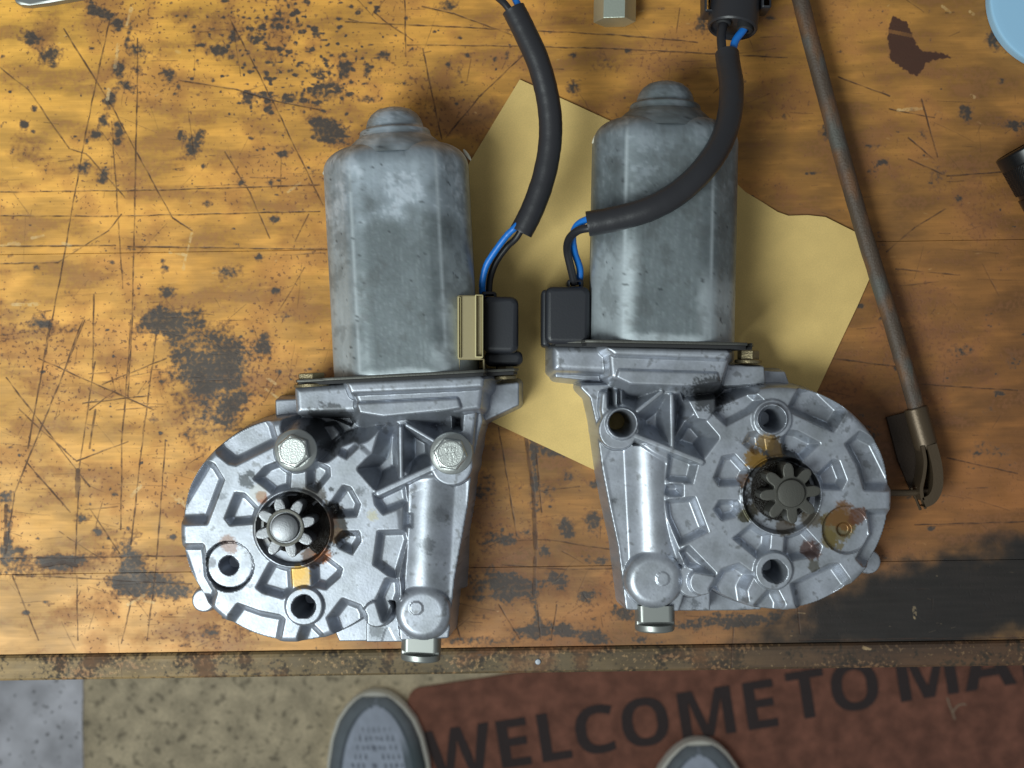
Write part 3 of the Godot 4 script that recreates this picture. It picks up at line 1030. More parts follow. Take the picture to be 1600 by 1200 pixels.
func housing_left() -> Field:
	var lo := at2(275, 575, 0)
	var hi := at2(835, 1060, 0)
	var f := Field.new(lo.x, lo.y, hi.x, hi.y, 0.36)
	# lower flange, tabs and side plate
	f.apply(0, P([560, 640, 752, 640, 755, 658, 749, 679, 739, 725, 732, 788, 711, 905, 702, 997, 625, 1001, 618, 940, 560, 800], 24, 1.0), 24.6, 14.0, 0.6, 0.4)
	f.apply(0, P([440, 700, 440, 640, 600, 640, 640, 800, 640, 1001, 530, 1003, 520, 980], 8, 1.0), 8.0, 14.0, 0.6, 0.4)
	f.apply(0, D(318, 938, 19, 6), 6.0, 10.0, 0.8, 0.4)
	f.apply(0, P([430, 624, 470, 622, 470, 670, 432, 668], 12, 0.8), 13.0, 10.0, 0.6, 0.4)
	f.apply(0, P([572, 940, 640, 940, 640, 1003, 572, 1004], 17, 0.3), 17.0, 14.0, 0.5, 0.4)
	# gear case
	f.apply(0, D(458, 828, 175, 26), DISC, 12.0, 2.4, 0.5)
	f.apply(0, P([560, 652, 745, 640, 739, 700, 728, 745, 690, 752, 640, 770, 628, 940, 560, 940, 520, 720], DISC, 1.0), 27.6, 8.0, 1.0, 0.5)
	# dark hollow under the left ear
	f.apply(1, P([466, 640, 590, 646, 566, 668, 528, 682, 505, 700, 480, 676, 466, 668], 22, 0.8), 11.0, 3.0, 1.0, 0.6)
	f.apply(0, P([482, 668, 520, 664, 532, 678, 508, 700, 492, 692], 17, 0.8), 15.5, 4.0, 0.6, 0.6)
	# worm tube beside the disc
	f.apply(1, P([634, 748, 690, 742, 735, 720, 735, 940, 636, 940, 628, 900, 632, 860], 24, 1.5), 24.6, 2.5, 1.5, 0.8)
	f.bar(at2(674, 735, 26), at2(663, 930, 26), 9.2, 17.9, 2.6)
	f.apply(0, D(661, 959, 44), 28.0, 14.0, 3.4, 0.8)
	f.apply(0, D(650, 951, 10.5, 29), 28.3, 4.0, 0.2, 0.1)
	f.apply(1, P([606, 980, 622, 1010, 622, 1016, 590, 1016, 600, 985], 20, 0.4), 17.0, 8.0, 0.4, 0.4)
	f.apply(0, D(588.5, 959, 20.5), 29.2, 8.0, 0.5, 0.4)
	# rim pockets, open to the outside
	var rim := 21.8
	pockets(f, [
		[358, 722, 368, 724, 432, 692, 424, 664, 408, 640, 330, 690, 338, 706],
		[322, 816, 347, 750, 333, 727, 318, 720, 270, 800, 270, 818],
		[270, 853, 316, 853, 319, 868, 322, 902, 336, 926, 331, 944, 300, 940, 280, 880],
		[354, 970, 372, 946, 405, 958, 436, 964, 442, 968, 434, 1010, 400, 1030, 340, 1000],
		[462, 1012, 474, 978, 486, 976, 506, 996, 500, 1030, 466, 1030],
		[514, 966, 536, 938, 562, 948, 569, 962, 569, 984, 536, 1004, 522, 990]], rim, 2.6)
	# pockets between the spokes
	pockets(f, [
		[398, 748, 415, 730, 436, 722, 453, 733, 451, 770, 430, 774, 418, 763],
		[481, 731, 496, 722, 513, 731, 514, 743, 495, 767, 481, 760],
		[537, 760, 547, 763, 561, 788, 556, 805, 515, 807, 512, 794],
		[526, 842, 535, 832, 560, 832, 562, 845, 550, 864, 531, 855],
		[353, 810, 369, 771, 382, 773, 407, 799, 405, 815, 360, 819],
		[402, 918, 423, 880, 452, 880, 455, 926, 441, 933, 410, 924],
		[487, 882, 503, 866, 533, 889, 530, 900, 509, 919, 489, 915],
		[508, 698, 531, 672, 557, 675, 559, 698, 541, 715, 513, 701],
		[585, 772, 602, 755, 632, 750, 638, 787, 599, 802, 588, 788],
		[585, 882, 592, 831, 634, 830, 638, 846, 620, 907, 589, 884],
		[590, 936, 604, 905, 622, 905, 624, 930, 612, 962, 600, 968],
		[632, 800, 646, 800, 646, 828, 632, 828]], POCKET)
	# webs and triangles under the flange
	pockets(f, [
		[565, 733, 587, 711, 598, 673, 611, 662, 621, 668, 624, 739, 588, 759],
		[630, 672, 636, 665, 674, 687, 676, 721, 640, 735, 630, 728],
		[641, 653, 649, 645, 698, 641, 702, 668, 678, 681]], 14.5, 3.2)
	pockets(f, [[707, 645, 722, 643, 720, 672, 707, 670], [556, 658, 598, 652, 602, 664, 592, 670, 560, 670]], 15.0, 6.0)
	f.apply(0, C(592, 770, 690, 724, 5.5, 28), 29.0, 5.0, 0.6, 0.5)
	f.apply(0, C(626, 668, 627, 745, 3.6, 28), 28.6, 6.0, 0.5, 0.5)
	f.apply(0, C(636, 664, 690, 696, 3.4, 28), 28.6, 6.0, 0.5, 0.5)
	# bosses, recess, bore
	f.apply(0, C(705, 708, 706, 726, 33, 28), 29.0, 12.0, 0.8, 0.5)
	f.apply(0, D(463, 704, 34), 29.4, 4.0, 0.6, 0.8)
	f.apply(0, D(476, 946.5, 29.5), 29.6, 5.0, 0.4, 0.5)
	f.apply(1, D(476, 946.5, 16), 22.0, 14.0, 0.3, 0.3)
	f.apply(1, D(477, 944, 11.5, 22), 8.0, 20.0, 0.3, 0.2)
	f.apply(1, D(357, 885, 37.5), 21.5, 12.0, 0.4, 0.3)
	f.apply(0, D(359, 883, 36.0), 27.2, 14.0, 0.4, 0.3)
	f.apply(1, D(357, 884, 12), 16.0, 14.0, 0.4, 0.4)
	f.apply(0, D(458, 826, 62), 28.7, 3.0, 0.5, 0.4)
	f.apply(1, D(458, 826, 57), 24.8, 12.0, 0.5, 0.4)
	# ears and flange toward the motor body
	f.apply(0, P([459, 604, 560, 598, 560, 645, 545, 646, 462, 648], 25, 1.2), 25.0, 9.0, 2.2, 0.5)
	f.apply(0, P([740, 603, 812, 596, 812, 633, 757, 659, 740, 660], 17, 1.0), 17.5, 12.0, 0.6, 0.5)
	f.apply(0, P([544, 599, 749, 589, 757, 596, 752, 640, 712, 646, 690, 640, 600, 652, 566, 646], 34, 1.2), 33.5, 6.0, 1.6, 1.2)
	f.apply(0, P([540, 596, 751, 586, 758, 592, 756, 606, 712, 609, 548, 616], 36, 0.6), 37.0, 5.0, 1.4, 0.4)
	f.apply(0, P([556, 629, 716, 621, 722, 638, 700, 642, 600, 652, 562, 646], 34, 0.8), 34.6, 4.0, 0.8, 0.5)
	return f

func housing_right() -> Field:
	var lo := at2(850, 520, 0)
	var hi := at2(1420, 1000, 0)
	var f := Field.new(lo.x, lo.y, hi.x, hi.y, 0.36)
	f.apply(0, P([921, 621, 900, 600, 1150, 600, 1100, 800, 1066, 940, 1061, 955, 977, 953, 965, 854, 951, 790, 940, 733, 930, 660], 22, 1.0), 22.5, 14.0, 0.6, 0.4)
	f.apply(0, P([1040, 800, 1180, 620, 1190, 953, 1111, 955, 1050, 955], 8, 1.0), 8.0, 14.0, 0.6, 0.4)
	f.apply(0, D(1358, 878, 19, 6), 6.0, 10.0, 0.8, 0.4)
	f.apply(0, P([1190, 578, 1226, 580, 1234, 602, 1190, 610], 12, 0.8), 13.0, 10.0, 0.6, 0.4)
	f.apply(0, P([1056, 900, 1110, 900, 1110, 954, 1056, 955], 17, 0.3), 17.0, 14.0, 0.5, 0.4)
	f.apply(0, D(1217, 778, 175, 26), DISC, 12.0, 2.4, 0.5)
	f.apply(0, P([940, 612, 1120, 606, 1130, 640, 1150, 720, 1100, 900, 1060, 880, 1040, 800, 1042, 724, 994, 690, 948, 690, 938, 640], DISC, 1.0), 27.6, 8.0, 1.0, 0.5)
	# gap between flange and disc
	f.apply(1, P([1073, 605, 1150, 596, 1180, 600, 1130, 622, 1076, 624], 24, 0.6), 11.0, 5.0, 0.8, 0.5)
	# worm tube and plate
	f.apply(1, P([992, 700, 1040, 722, 1036, 780, 1042, 830, 1062, 880, 1040, 890, 970, 890, 940, 720, 950, 700], 24, 1.5), 22.6, 2.5, 1.5, 0.8)
	f.bar(at2(1017, 694, 26), at2(1027, 890, 26), 9.3, 17.8, 3.2)
	f.apply(0, D(1023, 907, 46), 28.0, 14.0, 3.6, 0.8)
	f.apply(0, D(1036, 905, 10.5, 29), 28.3, 4.0, 0.2, 0.1)
	f.apply(0, D(1085, 908, 27), 26.5, 8.0, 0.5, 0.4)
	f.apply(0, D(1097, 909, 20.5), 29.2, 8.0, 0.5, 0.4)
	pockets(f, [
		[1233, 638, 1250, 606, 1280, 600, 1322, 640, 1302, 672, 1284, 664, 1242, 645],
		[1323, 694, 1344, 676, 1372, 690, 1410, 766, 1352, 764, 1342, 729],
		[1356, 799, 1420, 796, 1400, 860, 1372, 890, 1350, 884, 1340, 873, 1361, 835],
		[1238, 913, 1297, 884, 1309, 883, 1334, 918, 1290, 960, 1250, 965],
		[1180, 946, 1206, 919, 1213, 923, 1224, 944, 1222, 975, 1182, 970],
		[1112, 920, 1130, 891, 1155, 883, 1176, 898, 1164, 922, 1170, 960, 1130, 950]], 21.8, 2.6)
	pockets(f, [
		[1115, 645, 1138, 616, 1168, 606, 1192, 626, 1171, 645, 1135, 664],
		[1162, 693, 1171, 677, 1190, 675, 1194, 702, 1180, 708],
		[1222, 690, 1225, 672, 1246, 675, 1280, 693, 1248, 723, 1225, 713],
		[1117, 747, 1130, 714, 1147, 711, 1169, 735, 1166, 756, 1124, 758],
		[1271, 747, 1302, 719, 1310, 721, 1321, 750, 1314, 764, 1277, 763],
		[1117, 796, 1125, 783, 1152, 783, 1157, 794, 1149, 806, 1129, 812],
		[1225, 872, 1228, 833, 1256, 826, 1282, 854, 1277, 867, 1236, 875],
		[1147, 841, 1175, 820, 1203, 829, 1201, 855, 1186, 873],
		[1040, 751, 1046, 706, 1080, 715, 1088, 727, 1081, 754],
		[1040, 782, 1085, 778, 1105, 830, 1063, 852, 1044, 811],
		[1061, 862, 1076, 854, 1117, 896, 1076, 888],
		[1040, 757, 1066, 757, 1066, 775, 1038, 775]], POCKET)
	pockets(f, [
		[1054, 690, 1073, 659, 1091, 654, 1117, 684, 1095, 713, 1056, 700],
		[1000, 652, 1040, 622, 1047, 624, 1045, 687, 1002, 675],
		[975, 602, 1029, 601, 1033, 610, 998, 641, 992, 633, 976, 626],
		[1054, 622, 1063, 618, 1078, 633, 1074, 656, 1055, 684]], 14.5, 3.2)
	pockets(f, [[950, 605, 961, 605, 961, 635, 952, 637], [966, 605, 970, 605, 970, 630, 966, 632]], 15.0, 6.0)
	f.apply(0, P([1074, 626, 1117, 622, 1118, 640, 1106, 656, 1090, 655], DISC, 0.5), 28.6, 6.0, 0.5, 0.5)
	f.apply(0, C(1049, 618, 1050, 698, 3.6, 28), 28.6, 6.0, 0.5, 0.5)
	f.apply(0, C(996, 642, 1034, 612, 3.4, 28), 28.6, 6.0, 0.5, 0.5)
	f.apply(0, C(990, 680, 1096, 722, 4.6, 28), 29.0, 5.0, 0.6, 0.5)
	# bosses
	f.apply(0, C(968, 668, 966, 672, 31, 28), 28.4, 14.0, 0.5, 0.5)
	f.apply(0, D(972, 662, 25, 29), 29.7, 6.0, 0.6, 0.3)
	f.apply(1, D(972, 661, 17, 29), 27.4, 1.6, 0.3, 0.3)
	f.apply(1, D(971, 661, 13, 26), -5.0, 20.0, 0.2, 0.2)
	f.apply(0, D(1206, 655, 31), 29.0, 5.0, 0.5, 0.6)
	f.apply(0, D(1206, 655, 24, 30), 31.0, 5.0, 0.6, 0.4)
	f.apply(1, D(1206, 655, 17, 30), 26.0, 4.0, 0.3, 0.3)
	f.apply(1, D(1206, 655, 13, 26), 8.0, 20.0, 0.2, 0.2)
	f.apply(0, D(1208, 891, 29.5), 29.6, 5.0, 0.4, 0.5)
	f.apply(1, D(1208, 891, 16), 22.0, 14.0, 0.3, 0.3)
	f.apply(1, D(1207, 890, 12, 22), 8.0, 20.0, 0.3, 0.2)
	f.apply(1, D(1323, 828, 37.5), 26.4, 8.0, 0.4, 0.4)
	f.apply(1, D(1320, 828, 10.5), 25.0, 5.0, 0.4, 0.4)
	f.apply(0, D(1221, 774, 63), 28.7, 3.0, 0.5, 0.4)
	f.apply(1, D(1221, 774, 58), 25.6, 4.0, 0.5, 0.6)
	# ear and flange
	f.apply(0, P([867, 590, 923, 596, 960, 600, 960, 570, 866, 570], 18, 0.8), 16.5, 10.0, 0.6, 0.4)
	f.apply(0, P([863, 540, 975, 542, 972, 582, 955, 584, 864, 580], 25, 1.4), 25.0, 9.0, 2.4, 0.5)
	f.apply(0, P([1110, 568, 1194, 572, 1196, 600, 1110, 606], 17, 0.8), 18.0, 12.0, 0.6, 0.5)
	f.apply(0, P([950, 543, 1136, 549, 1142, 556, 1128, 602, 1075, 606, 985, 602, 954, 590], 34, 1.2), 33.5, 6.0, 1.6, 1.2)
	f.apply(0, P([942, 541, 1137, 546, 1142, 552, 1134, 562, 960, 556], 36, 0.6), 37.0, 5.0, 1.4, 0.4)
	f.apply(0, P([966, 577, 1122, 582, 1124, 598, 1076, 604, 985, 601, 962, 590], 34, 0.8), 34.6, 4.0, 0.8, 0.5)
	return f

func gear_mesh(h0: float, h1: float, phase: float) -> ArrayMesh:
	var pg := PackedVector2Array()
	for k in 8:
		var a := deg_to_rad(phase + 45.0 * k)
		for t in [[-22.5, 5.7], [-17.5, 5.9], [-15.5, 6.8], [-12.8, 8.3], [-8.0, 9.6], [-3.0, 10.2], [3.0, 10.2], [8.0, 9.6], [12.8, 8.3], [15.5, 6.8], [17.5, 5.9]]:
			pg.append(Vector2(cos(a + deg_to_rad(t[0])), sin(a + deg_to_rad(t[0]))) * t[1])
	var s := PackedVector3Array()
	prism(s, pg, h0, h1, 0.35)
	return commit(s, 30.0)

func bolt(parent: Node3D, m: Material, xf: Transform3D, turn: float, hex_h := 5.6, marked := false) -> void:
	var s := PackedVector3Array()
	var pg := PackedVector2Array()
	for k in 6:
		for j in 3:
			var a := TAU / 6.0 * k + turn + (j - 1) * 0.07
			pg.append(Vector2(cos(a), sin(a)) * (5.75 if j == 1 else 5.62))
	prism(s, pg, 0.8, hex_h, 0.75, xf, 3)
	# raised rim round a shallow dish on the head
	lathe(s, [Vector2(4.75, hex_h - 0.1), Vector2(4.6, hex_h + 0.25), Vector2(4.35, hex_h + 0.3), Vector2(4.1, hex_h + 0.1), Vector2(0, hex_h + 0.08)], 32, xf)
	var o := put("bolt", commit(s), m, parent)
	var w := PackedVector3Array()
	lathe(w, [Vector2(7.3, 0.0), Vector2(7.3, 0.7), Vector2(7.0, 1.1), Vector2(6.0, 1.5), Vector2(5.3, 1.9), Vector2(0, 1.9)], 36, xf)
	put("flange", commit(w), m, o)
	if marked:
		var k := PackedVector3Array()
		for e in [[-2.4, 0.6, 1.5, 0.45, 0.5], [0.2, 1.3, 0.4, 1.5, 0.0], [1.3, 0.2, 0.5, 0.9, 0.4], [-1.2, -1.6, 0.45, 0.8, 0.3], [0.0, -1.7, 0.45, 0.9, 0.0], [1.2, -1.6, 0.45, 0.8, -0.3]]:
			prism(k, rrect(-e[2], -e[3], e[2], e[3], 0.2, 2), 0.0, 0.22, 0.08, xf * Transform3D(Basis(Vector3.UP, e[4]), Vector3(e[0], hex_h + 0.06, e[1])))
		put("head_marking", commit(k), m, o)

func side_bolt(parent: Node3D, m: Material, where: Vector3, dir: Vector3, r: float, h: float) -> void:
	var up := dir.normalized()
	var xx := Vector3.UP.cross(up).normalized()
	var xf := Transform3D(Basis(xx, up, xx.cross(up)), where)
	var s := PackedVector3Array()
	var pg := ngon(r, 6, 0.3)
	prism(s, pg, 0.0, h, 0.5, xf, 3)
	var o := put("bolt", commit(s), m, parent)
	var w := PackedVector3Array()
	lathe(w, [Vector2(r * 1.25, -1.2), Vector2(r * 1.25, -0.3), Vector2(r * 1.15, 0.0), Vector2(0, 0.0)], 28, xf)
	put("washer", commit(w), m, o)

func can_ring(hw: float, hh: float, ins: float) -> PackedVector2Array:
	# flattened octagon with softened corners; always the same number of points
	var w := maxf(hw - ins, 1.0)
	var h := maxf(hh - ins, 0.6)
	var fx := w * 0.56
	var fy := h * 0.44
	var c := [Vector2(w, -fy), Vector2(w, fy), Vector2(fx, h), Vector2(-fx, h), Vector2(-w, fy), Vector2(-w, -fy), Vector2(-fx, -h), Vector2(fx, -h)]
	var out := PackedVector2Array()
	for i in 8:
		var p: Vector2 = c[(i + 7) % 8]
		var q: Vector2 = c[i]
		var r: Vector2 = c[(i + 1) % 8]
		var d0 := minf(4.6, p.distance_to(q) * 0.45)
		var d1 := minf(4.6, q.distance_to(r) * 0.45)
		var a := q + (p - q).normalized() * d0
		var b := q + (r - q).normalized() * d1
		for k in 9:
			var t := k / 8.0
			out.append(a.lerp(q, t).lerp(q.lerp(b, t), t))
		var nx: Vector2 = r + (q - r).normalized() * d1
		var m := 26 if i == 2 or i == 6 else 12
		for k in range(1, m):
			out.append(b.lerp(nx, float(k) / m))
	return out

func motor_can(parent: Node3D, frame: Transform3D, length: float, look: int) -> void:
	# rows from the open end (z = 0) to the domed end (z = -length)
	var hw := 24.8
	var hh := 19.6
	var sh := 9.0
	var rows: Array = []
	var cols: Array = []
	var stations: Array = []
	stations.append([0.0, 1.0])
	for i in range(1, 100):
		stations.append([(length - sh) * i / 99.0, 0.0])
	for i in range(1, 13):
		var a := PI * 0.5 * i / 12.0
		stations.append([length - sh + sh * sin(a), 13.0 * (1.0 - cos(a))])
	stations.append([length + 0.3, 14.5])
	stations.append([length + 0.4, 16.0])
	stations.append([length + 0.4, 18.5])
	for s in stations:
		var ins: float = s[1]
		var pg := can_ring(hw, hh, ins)
		var row := PackedVector3Array()
		var col := PackedColorArray()
		for p in pg:
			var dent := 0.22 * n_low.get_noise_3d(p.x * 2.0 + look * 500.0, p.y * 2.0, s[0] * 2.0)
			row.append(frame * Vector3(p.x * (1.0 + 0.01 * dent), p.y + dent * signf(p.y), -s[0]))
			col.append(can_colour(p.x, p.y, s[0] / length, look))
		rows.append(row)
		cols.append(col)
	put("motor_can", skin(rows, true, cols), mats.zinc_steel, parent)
	# stepped dome over the end bearing
	var prof := [Vector2(19.0, -5.0), Vector2(17.6, -2.6), Vector2(15.6, -0.2), Vector2(13.8, 1.5), Vector2(12.7, 2.3), Vector2(12.3, 3.2), Vector2(12.1, 4.3), Vector2(11.6, 4.8), Vector2(10.5, 5.1), Vector2(10.0, 5.6), Vector2(9.7, 7.0), Vector2(9.2, 8.5), Vector2(8.0, 10.3), Vector2(6.1, 11.8), Vector2(3.4, 12.7), Vector2(0.05, 13.0)]
	var dr: Array = []
	var dc: Array = []
	for i in prof.size() - 1:
		for q in 3:
			var p: Vector2 = prof[i].lerp(prof[i + 1], q / 3.0)
			var row := PackedVector3Array()
			var col := PackedColorArray()
			for k in 56:
				var a := TAU * k / 56.0
				row.append(frame * Vector3(cos(a) * p.x, sin(a) * p.x, -length - p.y))
				col.append(can_colour(cos(a) * p.x * 1.7 + 40.0, 19.0, 0.7 + p.y * 0.02, look))
			dr.append(row)
			dc.append(col)
	put("bearing_cap", skin(dr, true, dc), mats.zinc_steel, parent)

func can_colour(x: float, y: float, t: float, look: int) -> Color:
	var o := look * 400.0
	var z := t * 80.0
	var a := n_mid.get_noise_3d(x * 1.2 + o, y * 1.2, z * 1.2)
	var b := n_fine.get_noise_3d(x + o, y, z)
	var l := n_low.get_noise_3d(x * 3.0 + o, y * 3.0, z * 3.0)
	var k := 1.0 + 0.16 * a + 0.07 * b
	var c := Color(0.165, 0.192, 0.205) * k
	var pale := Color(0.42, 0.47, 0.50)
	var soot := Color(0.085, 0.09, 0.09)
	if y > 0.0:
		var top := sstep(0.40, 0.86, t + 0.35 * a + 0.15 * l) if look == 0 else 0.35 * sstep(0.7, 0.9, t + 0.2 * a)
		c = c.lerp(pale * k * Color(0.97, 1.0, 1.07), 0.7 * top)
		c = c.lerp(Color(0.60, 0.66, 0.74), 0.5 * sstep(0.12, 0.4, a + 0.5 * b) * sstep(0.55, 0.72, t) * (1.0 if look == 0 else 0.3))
		# oxide left beside the flat, with ragged inner edges
		var e := 0.0
		if look == 0:
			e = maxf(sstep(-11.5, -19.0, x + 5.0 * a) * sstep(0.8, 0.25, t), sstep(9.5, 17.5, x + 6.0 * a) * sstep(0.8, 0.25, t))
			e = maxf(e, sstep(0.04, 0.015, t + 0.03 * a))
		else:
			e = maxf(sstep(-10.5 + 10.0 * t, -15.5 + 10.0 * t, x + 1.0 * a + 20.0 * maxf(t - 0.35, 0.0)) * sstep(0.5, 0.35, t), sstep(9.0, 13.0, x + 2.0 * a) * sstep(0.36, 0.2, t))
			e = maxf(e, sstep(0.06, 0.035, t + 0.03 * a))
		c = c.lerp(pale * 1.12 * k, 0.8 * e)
		c = c.lerp(pale, 0.5 * sstep(0.62, 0.8, absf(sin(x * 1.7 + a * 3.0)) * 0.5 + b * 0.3 + 0.2) * 0.25)
	# edge highlights of the flat painted as pale lines, and fine draw marks along the can
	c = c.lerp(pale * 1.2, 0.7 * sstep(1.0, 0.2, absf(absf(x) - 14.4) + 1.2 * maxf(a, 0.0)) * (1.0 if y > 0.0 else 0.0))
	c = c * (1.0 + 0.10 * n_mid.get_noise_2d(x * 9.0 + o, z * 0.25) + 0.10 * n_fine.get_noise_3d(x * 2.0, y * 2.0 + o, z * 2.0))
	var s := sstep(0.18, 0.5, n_mid.get_noise_3d(x * 2.2 + 90.0 + o, y * 2.0, z * 1.4) + 0.5 * n_mid.get_noise_3d(x * 6.0, y * 6.0, z * 6.0 + o) + 0.35 * l + (0.16 if absf(x) > 16.0 else -0.04) + (0.14 if look == 1 and t > 0.45 and t < 0.8 else 0.0))
	c = c.lerp(soot, 0.34 * s)
	var sp := sstep(0.5, 0.62, n_mid.get_noise_3d(x * 7.0 + o, y * 7.0, z * 7.0 + 40.0))
	c = c.lerp(Color(0.03, 0.035, 0.04), 0.7 * sp)
	return Color(c.r, c.g, c.b, 1.0)

func frame_of(base: Vector3, tip: Vector3) -> Transform3D:
	var zz := base - tip
	zz.y = 0.0
	zz = zz.normalized()
	var xx := Vector3.UP.cross(zz).normalized()
	return Transform3D(Basis(xx, Vector3.UP, zz), base)

func flange_plate(parent: Node3D, fr: Transform3D, l: float, r: float, lift: float) -> void:
	# sheet steel end flange with two ears, and the dark gasket behind it
	var turn := fr * Transform3D(Basis(Vector3(1, 0, 0), Vector3(0, 0, 1), Vector3(0, -1, 0)), Vector3.ZERO)   # prism y runs along the axis
	var pg := PackedVector2Array()
	for p in [[-27.0, -18.2], [-23.0, -19.9], [23.0, -19.9], [27.0, -18.2], [28.0, -9.0], [r, -8.0 + lift], [r + 1.5, -2.0 + lift], [r, 4.0 + lift], [28.0, 6.0], [26.0, 16.0], [-26.0, 16.0], [-28.0, 6.0], [-l, 4.0], [-l - 1.5, -2.0], [-l, -8.0], [-28.0, -9.0]]:
		pg.append(Vector2(p[0], p[1]))
	var s := PackedVector3Array()
	prism(s, pg, -1.1, -0.1, 0.25, turn, 2, true)
	put("flange_plate", commit(s), mats.dark_sheet, parent)
	var g := PackedVector3Array()
	prism(g, inset(ccw(pg), 0.5), 0.0, 1.0, 0.1, turn)
	put("gasket", commit(g), mats.gasket, parent)

func plug(parent: Node3D, a: Vector3, b: Vector3, r: float) -> void:
	# round plug lying along the worm axis with a milled flat and a screw slot
	var t := (b - a).normalized()
	var side := t.cross(Vector3.UP).normalized()
	var up := side.cross(t).normalized()
	var len := a.distance_to(b)
	var rows: Array = []
	for st in [[0.0, 1.0, r * 0.66], [0.18, 1.0, r * 0.66], [0.60, 1.0, r * 0.66], [0.61, 1.0, r * 0.40], [0.72, 1.0, r * 0.40], [0.73, 1.0, r * 2.0], [0.92, 1.0, r * 2.0], [0.98, 0.95, r * 2.0], [1.0, 0.86, r * 2.0], [1.0, 0.0, r * 2.0]]:
		for dup in 2:
			var row := PackedVector3Array()
			for k in 48:
				var an := TAU * k / 48.0
				row.append(a + t * len * st[0] + side * cos(an) * r * st[1] + up * minf(sin(an) * r * st[1], st[2]))
			rows.append(row)
	var s := PackedVector3Array()
	for i in rows.size() - 1:
		for k in 48:
			var j := (k + 1) % 48
			quad(s, rows[i][k], rows[i + 1][k], rows[i + 1][j], rows[i][j])
	put("worm_plug", commit(s, 50.0), mats.sheet_steel, parent)

func wire(called: String, parent: Node3D, m: Material, pts: Array, r: float, hollow := 0.0, wob := 0.0) -> MeshInstance3D:
	var p := PackedVector3Array()
	for q in pts:
		p.append(at(q[0], q[1], q[2]))
	var s := PackedVector3Array()
	tube(s, smooth_path(p, 10), r, 20, hollow, wob)
	return put(called, commit(s, 60.0), m, parent)

func box_part(called: String, parent: Node3D, m: Material, x0: float, y0: float, x1: float, y1: float, h0: float, h1: float, r: float, bev: float) -> MeshInstance3D:
	var a := at2(x0, y0, h1)
	var b := at2(x1, y1, h1)
	var s := PackedVector3Array()
	prism(s, rrect(a.x, a.y, b.x, b.y, r, 4), h0, h1, bev, Transform3D(), 3, true)
	return put(called, commit(s), m, parent)

